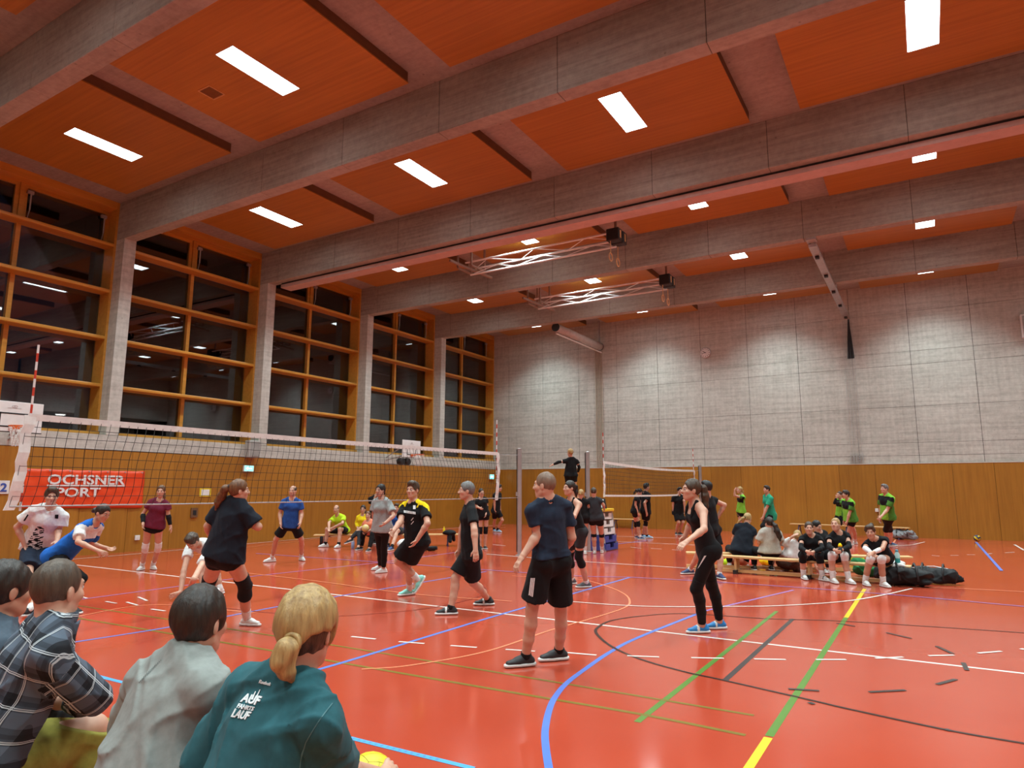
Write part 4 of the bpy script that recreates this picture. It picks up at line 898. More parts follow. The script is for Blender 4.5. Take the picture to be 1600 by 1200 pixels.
        t0 = W_+d*0.022*c+w*0.022*c; t1 = t0+unit(d*0.75+w*0.75+n*0.35)*0.045*c; t2 = t1+unit(d*1.0+w*0.25+n*0.4)*0.034*c
        pr += [Cone(t0, t1, 0.014*c, 0.0112*c, k=0.010), Cone(t1, t2, 0.0108*c, 0.0085*c, k=0.004)]
        return pr
    def hp(s, l, f, u): return s.j['head']+(s.hl*l+s.look*f+s.hu*u)*s.sc*s.hs*0.97
    def head(s):
        c = s.sc*s.hs*0.97; A = [s.hl, s.look, s.hu]; E = lambda p, r, k=0.012: Ell(s.hp(*p), A, [q*c for q in r], k*c); CN = lambda p, q, r0, r1, k=0.008: Cone(s.hp(*p), s.hp(*q), r0*c, r1*c, k=k*c)
        m = s.sex == 'm'
        pr = [E((0, -0.012, 0.028), (0.074, 0.094, 0.098), 0.02), E((0, 0.026, -0.045), (0.058, 0.066, 0.070), 0.03), E((0, 0.062, -0.092), (0.026 if m else 0.020, 0.024, 0.022), 0.03),
              CN((-0.030, 0.074, 0.026), (0.030, 0.074, 0.026), 0.018, 0.018, 0.015), CN((0, 0.090, 0.018), (0, 0.110, -0.022), 0.009, 0.0135, 0.010), E((0.010, 0.101, -0.026), (0.009, 0.010, 0.008)), E((-0.010, 0.101, -0.026), (0.009, 0.010, 0.008)),
              E((0, 0.083, -0.055), (0.022, 0.011, 0.006), 0.008), E((0, 0.081, -0.066), (0.020, 0.011, 0.007), 0.008), E((0.040, 0.060, -0.02), (0.024, 0.026, 0.024), 0.02), E((-0.040, 0.060, -0.02), (0.024, 0.026, 0.024), 0.02),
              CN((0.050, -0.0, -0.06), (0.02, 0.055, -0.095), 0.016, 0.016, 0.02), CN((-0.050, -0.0, -0.06), (-0.02, 0.055, -0.095), 0.016, 0.016, 0.02)]
        for sg in (-1, 1): pr += [Ell(s.hp(sg*0.077, -0.008, -0.008), [unit(s.hl+sg*s.look*0.4), unit(s.look-sg*s.hl*0.4), s.hu], [0.008*c, 0.019*c, 0.031*c], 0.008*c)]
        sub = [E((0.031, 0.092, 0.008), (0.016, 0.014, 0.011), 0.010), E((-0.031, 0.092, 0.008), (0.016, 0.014, 0.011), 0.010)]
        nb = s.hp(0, -0.022, -0.05)
        pr.append(Cone(s.j['neck']-s.up*0.02*c, nb, (0.060 if m else 0.051)*c, (0.054 if m else 0.046)*c, k=0.025))
        return pr, sub
    def make(s):
        c = s.sc; hp, sub = s.head(); pr = s.torso()+s.arm('L')+s.arm('R')+s.leg('L', flat=False)+s.leg('R', flat=False)+hp+s.hand('L')+s.hand('R')
        v = s.vox; r = 0.13*c; bands = [(s.j['head']-0.12*c, s.j['head']+0.12*c, v*0.62)]
        for sd in 'LR':
            hc = s.j['wr'+sd]+unit(s.j['wr'+sd]-s.j['el'+sd] if not s.hd[sd] else cdir(*s.hd[sd]))*0.09*c; bands.append((hc-0.085*c, hc+0.085*c, max(v*0.55, 0.0055)))
        for sd in 'LR':  # feet inside the shoes
            A = s.j['an'+sd]; t = s.toe[sd]; pr += [Cone(A, A+t*0.10*c-ZU*0.045*c, 0.036*c, 0.026*c, k=0.02)]
        s.o = to_obj('person', surface(pr, v, bands, subs=sub), [s.skin], None, s.origin, label=s.label, cat='person', group=None)
        s.o.location = s.origin; s.face()
        return s
    def add(s, name, prims, mats, paint=None, cuts=(), subs=(), folds=None, v=None, bands=(), smooth=1, label=None, parent=None, attr=None):
        if not isinstance(mats, (list, tuple)): mats = [mats]
        VQ = surface(prims, v or s.vox, bands, cuts, subs, folds, smooth)
        if VQ is None: return None
        o = to_obj(name, VQ, list(mats), parent or s.o, s.origin, paint, attr)
        if label: o['label'] = label
        o['_'] = 0; del o['_']
        s.last = VQ; return o
    def face(s):
        c = s.sc*s.hs*0.97
        for sg in (-1, 1):
            mb = MB(); ce = s.hp(sg*0.031, 0.0815, 0.008)-s.origin; r = 0.0112*c; n = 8; V = []; prof = [(r*math.sin(k*math.pi/12), r*math.cos(k*math.pi/12)) for k in range(0, 9)]
            ax_ = s.look; u, w = s.hl, s.hu
            for (rr, h) in prof: V += [ce+ax_*h+(rr+1e-5)*(math.cos(q*2*math.pi/n)*u+math.sin(q*2*math.pi/n)*w) for q in range(n)]
            F = [(i*n+q, (i+1)*n+q, (i+1)*n+(q+1) % n, i*n+(q+1) % n) for i in range(len(prof)-1) for q in range(n)]
            mb.v = [tuple(x) for x in V]; mb.f = F; mb.mi = [1 if i < 3 else 0 for i in range(len(prof)-1) for q in range(n)]
            link('eye', mb.mesh('eye', [M_EYE, M_IRIS], True), s.o)
            p = [s.hp(sg*(0.014+0.012*q), 0.0915-0.004*q-0.003*(q == 3), 0.030+0.003*math.sin(q))-s.origin for q in range(4)]
            link('eyebrow', MB().tube(p, [0.003*c, 0.0045*c, 0.004*c, 0.002*c], 6).mesh('eyebrow', getattr(s, 'brow', HAIR['dark']), True), s.o)
        p = [s.hp(x, 0.094-0.012*(x/0.022)**2, -0.0605)-s.origin for x in (-0.022, -0.011, 0, 0.011, 0.022)]
        link('lips', MB().tube(p, [0.002*c, 0.0055*c, 0.0065*c, 0.0055*c, 0.002*c], 6).mesh('lips', M_LIP, True), s.o)
    # ---- garments
    def tee(s, mats, sleeve=0.55, g=0.013, hem=0.11, flare=0.02, loose=0.022, paint=None, fold_amp=0.011, name='shirt', neck=0.062, sleeves=True, seed=3, attr=None, bulge=0.0, label=None, fold_freq=44.0, collar=True):
        c = s.sc; T0 = s.torso(); pr = [p.grow((g+(0.016 if (i == 0 or (isinstance(p, Ell) and np.dot(p.c-s.j['pelvis'], s.up) < 0.12*c)) else 0.0))*c) for i, p in enumerate(T0)]; L = np.linalg.norm(s.j['neck']-s.j['pelvis']); dn = -s.up; pv = s.j['pelvis']; b = s.b
        hemp = pv+dn*hem*c; rp = 0.114*c*b+g*c
        pr.append(Cone(pv+s.up*L*0.55, hemp+dn*0.03, 0.105*c*b+g*c+bulge, rp+flare*c, s.hleft, 1.38, 1.48 if s.sex == 'm' else 1.55, k=0.03))
        if sleeves:
            for sd in 'LR': pr += s.arm(sd, g*c, 0, sleeve, loose*c)
        nk = s.j['neck']; sub = [Cone(nk-s.up*0.005*c+s.tf*0.01, nk+s.up*0.12*c+s.tf*0.045*c, neck*c, (neck+0.01)*c, k=0.008)]
        o = s.add(name, pr, mats, paint, [(hemp, dn)], sub, (fold_amp, seed, fold_freq), label=label, attr=attr); VQ = s.last
        if s.vox < 0.0145 and collar:
            a, d_ = nk-s.up*0.004*c, unit(s.up*0.12+s.tf*0.045)
            s.add('collar', [Cone(a+s.tf*0.008-d_*0.016*c, a+s.tf*0.008+d_*0.012*c, (neck+0.014)*c, (neck+0.007)*c, fb=True, k=0.01)], mats if not isinstance(mats, list) else mats[:1], subs=[Cone(a-d_*0.05*c, a+d_*0.08*c, (neck-0.003)*c, (neck-0.003)*c, k=0.004)], v=min(s.vox, 0.008), attr=attr)
            s.last = VQ
        return o
    def tank(s, mats, hem=0.10, g=0.007, name='tank_top', paint=None, fold_amp=0.002):
        c = s.sc; L = np.linalg.norm(s.j['neck']-s.j['pelvis']); pv = s.j['pelvis']; T = [p.grow(g*c) for p in s.torso() if not (isinstance(p, Cone) and p.ra < 0.07*c)]
        hemp = pv-s.up*hem*c; T.append(Cone(pv+s.up*L*0.35, hemp-s.up*0.02, 0.100*c*s.b+g*c, 0.110*c*s.b+g*c, s.hleft, 1.38, 1.5, k=0.03))
        nk = s.j['neck']; sub = [Cone(nk+s.tf*0.05*c-s.up*0.05*c, nk+s.tf*0.10*c+s.up*0.1*c, 0.075*c, 0.10*c, k=0.01)]
        for sd, sg in (('L', 1), ('R', -1)): sub.append(Ell(s.j['sh'+sd]+s.tl*sg*0.03*c, [s.tl, s.tf, s.up], [0.075*c, 0.11*c, 0.14*c], 0.01))
        o = s.add(name, T, mats, paint, [(hemp, -s.up), (nk-s.up*0.035*c, s.up)], sub, (fold_amp, 5, 25))
        for sg in (-1, 1):
            a, m_, b = pv+s.up*L*0.78+s.tl*sg*0.075*c+s.tf*0.108*c, nk-s.up*0.002*c+s.tl*sg*0.078*c+s.tf*0.01*c, pv+s.up*L*0.74+s.tl*sg*0.06*c-s.tf*0.10*c
            m1 = (a+m_)/2+s.tf*0.018*c+s.up*0.015*c; m2 = (b+m_)/2-s.tf*0.022*c+s.up*0.015*c
            s.add('strap', [Cone(p, q, 0.017*c, 0.017*c, k=0.01) for p, q in ((a, m1), (m1, m_+s.up*0.028*c), (m_+s.up*0.028*c, m2), (m2, b))], mats if not isinstance(mats, list) else mats[:1], v=s.vox*0.8)
        return o
    def shorts(s, mats, f1=0.62, g=0.014, loose=0.03, paint=None, name='shorts', fold_amp=0.006, top=0.16, seed=9):
        c = s.sc; pr = []; pv = s.j['pelvis']
        for p in s.torso(): 
            if isinstance(p, Ell): pr.append(p.grow(g*c)) if np.dot(p.c-pv, s.up) < 0.12*c else None
        T = s.torso()[0]; pr.append(T.grow(g*c))
        for sd in 'LR': pr += s.leg(sd, g*c, 0, f1, loose*c)
        return s.add(name, pr, mats, paint, [(pv+s.up*top*c, s.up)], (), (fold_amp, seed, 44))
    def trousers(s, mats, g=0.006, f1=1.93, loose=0.0, name='leggings', fold_amp=0.0015, paint=None, top=0.17): return s.shorts(mats, f1, g, loose, paint, name, fold_amp, top)
    def kneepad(s, mat, sides='LR', ln=0.24, g=0.010):
        for sd in sides: s.add('kneepad', s.leg(sd, g*s.sc, 1-ln, 1)+s.leg(sd, g*s.sc, 1, 1+ln)+[Ell(s.j['kn'+sd]+s.hfw*0.02*s.sc, [s.hleft, s.hfw, ZU], [0.052*s.sc*s.b]*3, 0.02)], mat, folds=(0.003, 4, 40))
    def socks(s, mat, ln=0.30, sides='LR'):
        for sd in sides: s.add('sock', s.leg(sd, 0.006*s.sc, 2-ln, 2.0, flat=True)+[Ell(s.j['an'+sd], [s.hleft, s.hfw, ZU], [0.046*s.sc]*3, 0.01)], mat, v=min(s.vox, 0.012))
    def armsleeve(s, mat, f0=1.02, f1=1.9, sides='LR', g=0.006):
        for sd in sides: s.add('arm_sleeve', s.arm(sd, g*s.sc, f0, f1), mat, v=min(s.vox, 0.012))
    def shoes(s, mat, sole=S_SOLE, accent=None):
        c = s.sc*1.02*(1.0 if s.sex == 'm' else 0.93)
        for sd in 'LR':
            A = s.j['an'+sd]; t = s.toe[sd]; grounded = A[2] < 0.10*s.sc+0.02
            if grounded: t = unit([t[0], t[1], 0])
            u = ZU-t*np.dot(ZU, t); u = unit(u); w = np.cross(u, t); fl_ = A-u*0.082*s.sc; P = lambda f, l, h: fl_+t*f*c+w*l*c+u*h*c
            v = min(s.vox, 0.011)
            up = [Cone(P(-0.055, 0, 0.045), P(0.07, 0, 0.047), 0.036*c, 0.036*c, w, 1.02, 1.12, k=0.02), Cone(P(0.07, 0, 0.043), P(0.165, 0, 0.036), 0.034*c, 0.022*c, w, 1.25, 1.55, k=0.02), Cone(P(-0.030, 0, 0.05), P(-0.012, 0, 0.105), 0.038*c, 0.042*c, fb=True, k=0.02), Cone(P(0.02, 0, 0.075), P(0.085, 0, 0.055), 0.033*c, 0.026*c, k=0.02)]
            sh = s.add('shoe', up, [mat]+([accent] if accent else []), [lambda C: np.abs((C-(P(0.06, 0, 0.05)))@t) < 0.012] if accent else None, v=v, cuts=[(P(0, 0, 0.018), -u)])
            so = [Cone(P(-0.062, 0, 0.016), P(0.06, 0, 0.014), 0.042*c, 0.046*c, w, 1, 1, k=0.01), Cone(P(0.06, 0, 0.014), P(0.170, 0, 0.018), 0.048*c, 0.036*c, w, 1, 1.1, k=0.01)]
            s.add('sole', so, sole, v=v, cuts=[(P(0, 0, 0.030), u), (P(0, 0, 0.001), -u)], parent=sh)
    def hair(s, style, col, vol=0.014, tail=None, line=-0.022, slope=0.6, fore=0.0, more=()):
        c = s.sc*s.hs*0.97; m = HAIR[col]; s.brow = m; A = [s.hl, s.look, s.hu]; E = lambda p, r, k=0.015: Ell(s.hp(*p), A, [(q)*c for q in r], k*c)
        pr = [E((0, -0.014, 0.030), (0.074+vol, 0.094+vol, 0.098+vol))]; v = max(0.0045, s.vox*0.7)
        if style in ('short', 'mop'): pr += [E((0, 0.045, 0.095+vol*0.6), (0.055+vol*0.4, 0.045, 0.030+vol*0.5), 0.03)]
        if style == 'mop':
            rs = np.random.RandomState(int(s.base[0]*100) % 1000+5)
            for k in range(26):
                d = rs.normal(size=3); d[2] = abs(d[2]); d = unit(d); q = (0.074*d[0], 0.094*d[1]-0.014, 0.098*d[2]+0.03); pr.append(E(q, (0.020+vol*0.5,)*3, 0.012))
        n = unit(-(s.hu-slope*s.look)); pt = s.hp(0, 0, line)
        sub = [Ell(s.hp(0, 0.105, fore), A, [0.066*c, 0.078*c, 0.074*c], 0.006)]+[Ell(s.hp(sg*0.088, 0.004, -0.012), A, [0.022*c, 0.026*c, 0.034*c], 0.006) for sg in (-1, 1)]
        if fore > 0.03: sub.append(E((0, 0.055, 0.105), (0.064, 0.10, 0.075), 0.006))
        sub += [Ell(s.hp(*q[:3]), A, [x*c for x in q[3:]], 0.008) for q in more]
        VQ = surface(pr, v, cuts=[(pt, n)], subs=sub, folds=(min(0.0025, vol*0.35), 11, 130), smooth=1)
        h = to_obj('hair', VQ, [m], s.o, s.origin)
        if tail:      # list of (l, f, u, radius) points in head space, or world points
            pts = [(s.hp(q[0], q[1], q[2]), q[3]*c) for q in tail]; rs = np.random.RandomState(3); tp = []
            for i in range(len(pts)-1): tp.append(Cone(pts[i][0], pts[i+1][0], pts[i][1], pts[i+1][1], k=0.02))
            if len(pts) > 2 and pts[0][1] < 0.05:
                for k in range(5):
                    off = [s.hl*rs.uniform(-1, 1)+s.look*rs.uniform(-1, 1) for _ in pts]
                    for i in range(1, len(pts)-1): tp.append(Cone(pts[i][0]+off[i]*pts[i][1]*0.8, pts[i+1][0]+off[i+1]*pts[i+1][1]*0.9, pts[i][1]*0.45, pts[i+1][1]*0.35, k=0.008))
            VQ = surface(tp, v, folds=(0.003, 12, 110)); to_obj('ponytail' if style == 'pony' else 'hair_bun' if style == 'bun' else 'loose_hair', VQ, [m], s.o, s.origin)
            if style == 'pony':
                p0, p1 = pts[0][0], pts[1][0]; d = unit(p1-p0); link('hair_tie', MB().tube([p0+d*0.012*c+0.026*c*(math.cos(q*math.pi/6)*unit(np.cross(d, (0.1, 0.2, 1)))+math.sin(q*math.pi/6)*np.cross(d, unit(np.cross(d, (0.1, 0.2, 1)))))-s.origin for q in range(13)], 0.007*c, 6).mesh('hair_tie', S_BLK, True), h)
        return h
    def decal(s, name, polys, VQ, origin3, xdir, ydir, mat, off=0.003, parent=None, sub=6):
        """flat print on cloth: 2D polygons laid on the garment surface"""
        from mathutils.bvhtree import BVHTree
        bv = BVHTree.FromPolygons([tuple(v) for v in VQ[0]], [tuple(q) for q in VQ[1]]); x, y = unit(xdir), unit(ydir); z = np.cross(x, y); mb = MB()
        def pr(u, w):
            p = origin3+x*u+y*w; h = bv.ray_cast(Vector(CAMP), Vector(unit(p-CAMP)), 60)
            return None if h[0] is None else np.array(h[0])+np.array(h[1])*off
        for P in polys:
            (a, b, c_, d) = [np.array(q, float) for q in P]; n = sub; G = []
            for i in range(n+1):
                for k in range(n+1): q = (a*(1-i/n)+b*i/n)*(1-k/n)+(d*(1-i/n)+c_*i/n)*k/n; G.append(pr(*q))
            if any(g is None for g in G): continue
            mb.add([g-s.origin for g in G], [(i*(n+1)+k, (i+1)*(n+1)+k, (i+1)*(n+1)+k+1, i*(n+1)+k+1) for i in range(n) for k in range(n)])
        if mb.v: return part(name, mb, mat, parent or s.o)
    def pxdecal(s, name, quads, VQ, mat, parent=None, off=0.003, D=None, sub=4):
        ox, oy = np.mean([q[0] for Q in quads for q in Q]), np.mean([q[1] for Q in quads for q in Q]); D = D or s.D; k = D/FPX
        for Q in quads: s.decal(name, [[((x-ox)*k, -(y-oy)*k) for x, y in Q]], VQ, at(ox, oy, D), RGT, UPV, mat, off, parent, sub)
    def decal_text(s, key, VQ, origin3, xdir, ydir, w, h, mat, off=0.003, parent=None, name='lettering'):
        from mathutils.bvhtree import BVHTree
        bv = BVHTree.FromPolygons([tuple(v) for v in VQ[0]], [tuple(q) for q in VQ[1]]); x, y = unit(xdir), unit(ydir); z = np.cross(x, y)
        me = TEXT[key].copy(); v = np.empty(len(me.vertices)*3); me.vertices.foreach_get('co', v); v = v.reshape(-1, 3); lo, hi = v.min(0), v.max(0); v[:, :2] -= ((lo+hi)/2)[:2]
        v[:, 0] *= w/(hi[0]-lo[0]); v[:, 1] *= h/(hi[1]-lo[1]); out = []
        for q in v:
            p = origin3+x*q[0]+y*q[1]; hh = bv.ray_cast(Vector(CAMP), Vector(unit(p-CAMP)), 60); base = np.array(hh[0]) if hh[0] is not None else p; nn = np.array(hh[1]) if hh[0] is not None else z
            out.append(base+nn*(off if q[2] > 0 else 0.0005)-s.origin)
        me.vertices.foreach_set('co', np.array(out).ravel()); me.materials.clear(); me.materials.append(mat); me.update(); return link(name, me, parent or s.o)
    # ---- masks for painting cloth
    def H_(s, C): return (C-s.j['pelvis'])@s.up/np.linalg.norm(s.j['neck']-s.j['pelvis'])
    def F_(s, C): return (C-s.j['pelvis'])@s.tf
    def L_(s, C): return (C-s.j['pelvis'])@s.tl
    def A_(s, C, sd):
        A, B = s.j['sh'+sd], s.j['el'+sd]; d = B-A; return ((C-A)@d)/(d@d)
# ---------------------------------------------------------------- the players of the near court
def dep(px, py, z=0.0): return depth(fl(px, py, z))
def dots(p, cx, seed=1):
    rs = np.random.RandomState(seed); K = rs.normal(size=(5, 3))*75; ph = rs.uniform(0, 6, 5)
    return lambda C: (np.sin(C@K.T+ph).sum(1) > 0.15) & (p.F_(C) > 0.0) & (p.H_(C) < 0.66) & (np.abs(p.L_(C)+0.02) < 0.03+0.12*(0.75-p.H_(C)))
p = Person('man in navy tee and long black shorts, back turned, nearest the camera', H=1.75, base=[(840, 1043)], face=(-0.45, -0.9), look=(-0.9, 0.0, -0.45), neck=(857, 780), pelvis=(861, 876), head=(851, 759),
           elL=(841, 834), wrL=(817, 869, -1), elR=(893, 840), wrR=(880, 862, 1), knL=(831, 952, -.02), knR=(876, 956), anL=(821, 1026), anR=(873, 1017), toeL=(-.95, 0, .35), toeR=(-.9, 0, .3)).make()
sh = p.tee(K_NAVY, sleeve=0.62, hem=-0.045, g=0.009, flare=-0.004, loose=0.014); p.pxdecal('sleeve_stripe', [[(829.5, 806), (831.2, 806), (832.3, 782), (830.6, 782)]], p.last, K_WHT, sh)
so = p.shorts(K_BLK, f1=0.80, loose=0.045); p.pxdecal('stripe', [[(826+2.4*i, 930+1.2*i), (828+2.4*i, 930+1.2*i), (831.3+2.4*i, 903), (829.5+2.4*i, 903)] for i in range(3)], p.last, K_WHT, so)
p.hair('buzz', 'stubble', vol=0.0045, fore=0.012); p.shoes(S_BLK); p.socks(K_BLK, 0.10)

p = Person('woman in black tank and leggings with long ponytail, profile to the left', H=1.74, sex='f', base=[(1105, 994)], face=(-1, 0.12), look=(-1, 0.05, 0.08), neck=(1086, 785), pelvis=(1105, 858), head=(1080, 766),
           elL=(1100, 827, -1), wrL=(1074, 846, -1), elR=(1078, 820, 1), wrR=(1070, 838), knL=(1088, 920, -.05), knR=(1112, 915, .05), anL=(1097, 977), anR=(1124, 971), toeL=(-1, 0, .12), toeR=(-1, 0, .2), build=0.95).make()
p.tank(K_BLK); o = p.trousers(K_BLK); p.pxdecal('logo_slash', [[(1090, 889), (1092.5, 886), (1104, 868), (1100.5, 868.5)]], p.last, K_WHT, o)
p.kneepad(K_KNEE); p.shoes(S_BLUE, S_SOLE, S_WHT); p.hair('pony', 'brown', vol=0.010, tail=[(0, -0.10, 0.045, 0.022), (0, -0.145, 0.03, 0.036), (0, -0.165, -0.06, 0.045), (0, -0.17, -0.17, 0.036), (0, -0.165, -0.25, 0.012)])

p = Person('man in black tee and shorts walking left, grey short hair', H=1.72, base=[(730, 958)], face=(-1, 0.22), look=(-1, -0.02, 0.15), neck=(734, 786), pelvis=(735, 866), head=(729, 767),
           elL=(741, 828, -1), wrL=(743, 858, -1), elR=(722, 826, 1), wrR=(718, 858), knL=(739, 910, -.04), knR=(711, 904), anL=(762, 936), anR=(704, 950), toeL=(-.95, -.25, .1), toeR=(-1, 0, .15)).make()
p.tee(K_BLK, sleeve=0.66, hem=0.05, flare=0.005, g=0.010); p.shorts(K_BLK, f1=0.80, loose=0.045); p.hair('buzz', 'grey', vol=0.010); p.shoes(S_BLK, S_SOLE, S_WHT); p.socks(K_BLK, 0.10)

p = Person('man in black football shirt with yellow shoulders and mint shoes', H=1.75, base=[(640, 940)], face=(-0.42, 0.9), look=(-0.42, 0.0, 0.9), neck=(646, 784), pelvis=(651, 846), head=(645, 766),
           elR=(626, 815, -1), wrR=(615, 829, -1), elL=(668, 818, -1), wrL=(652, 843, -1), knL=(637, 881, -.08), knR=(622, 877, -.02), anL=(640, 921), anR=(653, 905, .22), toeL=(-.75, 0, .65), toeR=(-.45, -.75, .35), vox=0.009).make()
ymask = lambda C: (np.abs((C-p.j['neck'])@p.tf-0.005) < 0.048) & (((p.H_(C) > 0.84) & (np.abs(p.L_(C)) > 0.07)) | ((p.A_(C, 'L') > 0.0) & (p.A_(C, 'L') < 0.36) & (p.L_(C) > 0.14)) | ((p.A_(C, 'R') > 0.0) & (p.A_(C, 'R') < 0.36) & (p.L_(C) < -0.14)))
sh = p.tee([K_BLK, K_YEL], sleeve=0.66, hem=0.05, flare=0.0, g=0.010, paint=[ymask]); v = p.last
p.pxdecal('lettering', [[(631+2.35*i, 801+.35*i), (632.8+2.35*i, 801.3+.35*i), (632.8+2.35*i, 797.5+.35*i), (631+2.35*i, 797.2+.35*i)] for i in range(8)], v, K_WHT, sh)
p.pxdecal('emblem', [[(645.5, 795.5), (649.5, 795.5), (649.5, 789.5), (645.5, 789.5)]], v, K_WHT, sh); p.pxdecal('flash', [[(650.5, 793), (653, 793), (656.5, 785.5), (654.5, 785.5)], [(631, 791), (633.5, 792), (636, 785), (633, 784)]], v, K_YEL, sh); p.pxdecal('print_dash', [[(642, 813), (643, 813.5), (646.5, 809), (645.5, 808.5)], [(642, 819), (643, 819.5), (647, 814.5), (646, 814)]], v, K_WHT, sh)
p.shorts(K_BLK, f1=0.78, loose=0.05); p.hair('short', 'brown', vol=0.016); p.shoes(S_MINT, S_SOLE); p.socks(K_WHT, 0.26)

p = Person('woman in grey tee and black leggings behind the net, facing the camera', H=1.70, sex='f', base=[(595, 897)], face=(-0.35, 0.93), look=(-0.5, 0, 0.85), neck=(597, 780), pelvis=(597, 826), head=(594.5, 766.5),
           elL=(615, 806, -1), wrL=(602, 817, -1), elR=(583.5, 803), wrR=(585, 819, 1), knR=(593, 855), knL=(600, 856), anR=(594, 884), anL=(599, 888), toeR=(-.9, 0, .5), toeL=(-.7, 0, .7)).make()
p.tee(K_GREY, sleeve=0.72, hem=0.06, g=0.022, flare=0.03, loose=0.03); p.trousers(K_BLK, g=0.008); p.shoes(S_WHT); p.hair('bun', 'black', vol=0.014, tail=[(0, -0.10, -0.02, 0.03), (0, -0.115, -0.06, 0.03)])

p = Person('man in blue tee and black shorts standing wide, facing the camera', H=1.70, base=[(447, 880)], face=(0.05, 1), look=(-0.12, 0, 1), neck=(457, 779), pelvis=(453, 820), head=(457.5, 767.5),
           elR=(437.5, 803), wrR=(438.5, 818, -1), elL=(471.5, 803), wrL=(469, 817, -1), knR=(431, 843, -.08), knL=(471, 843, -.08), anR=(425, 872), anL=(471, 870), toeR=(-.7, 0, .7), toeL=(.6, 0, .8)).make()
p.tee(K_BLUE, sleeve=0.62, hem=0.06, flare=0.005, g=0.011); p.shorts(K_BLK, f1=0.72, loose=0.035); p.shoes(S_WHT, S_SOLE); p.socks(K_WHT, 0.18); p.hair('buzz', 'dark', vol=0.005, fore=0.05)

p = Person('woman in maroon tee with white knee pads, facing the camera', H=1.68, sex='f', base=[(232, 893)], face=(0.15, 1), look=(0.25, -0.05, 1), neck=(250.5, 781), pelvis=(240, 823), head=(251.5, 768),
           elR=(223.5, 803), wrR=(223.5, 819, -1), elL=(262.5, 803), wrL=(266.5, 823, -1), knR=(227, 855, -.06), knL=(247.5, 854, -.06), anR=(222, 884), anL=(239, 883), toeR=(.05, 0, 1), toeL=(.7, 0, .7)).make()
p.tee(K_MAR, sleeve=0.5, hem=0.01, g=0.016); p.shorts(K_BLK, f1=0.18, loose=0.005, g=0.01); p.kneepad(K_WHT); p.armsleeve(K_KNEE, 1.05, 1.85, g=0.01); p.shoes(S_WHT, S_SOLE); p.socks(K_WHT, 0.2)
p.hair('long', 'auburn', vol=0.012, tail=[(0.06, -0.03, -0.04, 0.03), (0.075, -0.02, -0.11, 0.025), (0.08, 0.0, -0.16, 0.015)])

p = Person('woman in black tee seen from behind with wavy ponytail and black knee pads', H=1.72, sex='f', build=1.17, base=[(360, 990)], face=(0.35, -0.93), look=(0.78, 0, -0.5), neck=(369, 783), pelvis=(350, 868), head=(374, 767),
           elL=(325, 822), wrL=(330, 842, 1), elR=(403, 823), wrR=(389, 815, 1), knL=(324, 916, .0), knR=(383, 914, .0), anL=(316, 962), anR=(386, 966), toeL=(-.3, 0, -.9), toeR=(1, 0, .25)).make()
p.tee(K_DNAVY, sleeve=0.80, hem=0.02, g=0.026, flare=0.025, loose=0.022); p.shorts(K_BLK, f1=0.24, loose=0.006, g=0.012); p.kneepad(K_KNEE, ln=0.30); p.shoes(S_WHT, S_SOLE); p.socks(K_WHT, 0.28)
p.hair('pony', 'auburn', vol=0.014, tail=[(0.0, -0.10, 0.055, 0.024), (0.045, -0.15, 0.02, 0.045), (0.09, -0.17, -0.06, 0.050), (0.13, -0.20, -0.14, 0.044), (0.16, -0.21, -0.24, 0.016)])

p = Person('crouching player with brown hair, both hands on the floor', H=1.72, D=dep(287, 932)+0.35, face=(-0.55, 0.83), look=(-0.25, -0.75, 0.6), neck=(310, 849, -.12), pelvis=(338, 858, .35), head=(301, 846, -.28),
           elRW=fl(287, 893, 0.38), wrRW=fl(282, 926, 0.10), elLW=fl(303, 905, 0.36), wrLW=fl(295, 924, 0.10), knR=(314, 893, -.25), knL=(335, 890, -.15), anRW=fl(318, 925, 0.085), anLW=fl(343, 920, 0.085), handR=(-.75, -.30, .6), handL=(-.5, -.35, .8), toeR=(-.5, 0, .8), toeL=(-.3, 0, .9), hand_pose=0.12).make()
p.tee(K_WHT, sleeve=0.55, hem=0.06); p.shorts(K_BLK, f1=0.7); p.hair('mop', 'brown', vol=0.018); p.shoes(S_WHT); p.socks(K_WHT, 0.2)

p = Person('man in white printed tee and navy shorts leaning on his thigh', H=1.74, base=[(46, 940)], face=(0.30, 0.95), look=(0.6, -0.1, 0.8), neck=(79, 794), pelvis=(58, 856), head=(80.5, 776), lean=-0.12, vox=0.009,
           elR=(24, 826), wrR=(40, 854, -1), elL=(92, 826), wrL=(89, 846, -1), knR=(44, 898, -.12), knL=(72, 900, -.12), anR=(28, 945), anL=(80, 940), toeR=(-.2, 0, 1), toeL=(.5, 0, .9)).make()
sh = p.tee([K_WHT, K_BLK], sleeve=0.62, hem=0.04, g=0.024, flare=0.02, loose=0.035, paint=[dots(p, 0)]); p.pxdecal('print_mark', [[(36.5, 813.5), (39, 814), (45, 804.5), (43, 803.5)], [(85.5, 810), (91, 810.5), (91.5, 804), (86, 804)]], p.last, K_BLK, sh)
so = p.shorts(K_NAVY, f1=0.78, loose=0.05); p.pxdecal('stripe', [[(29, 878), (31.5, 878), (29, 853), (27, 853)]], p.last, K_WHT, so); p.hair('short', 'brown', vol=0.020); p.shoes(S_WHT); p.socks(K_WHT, 0.15)

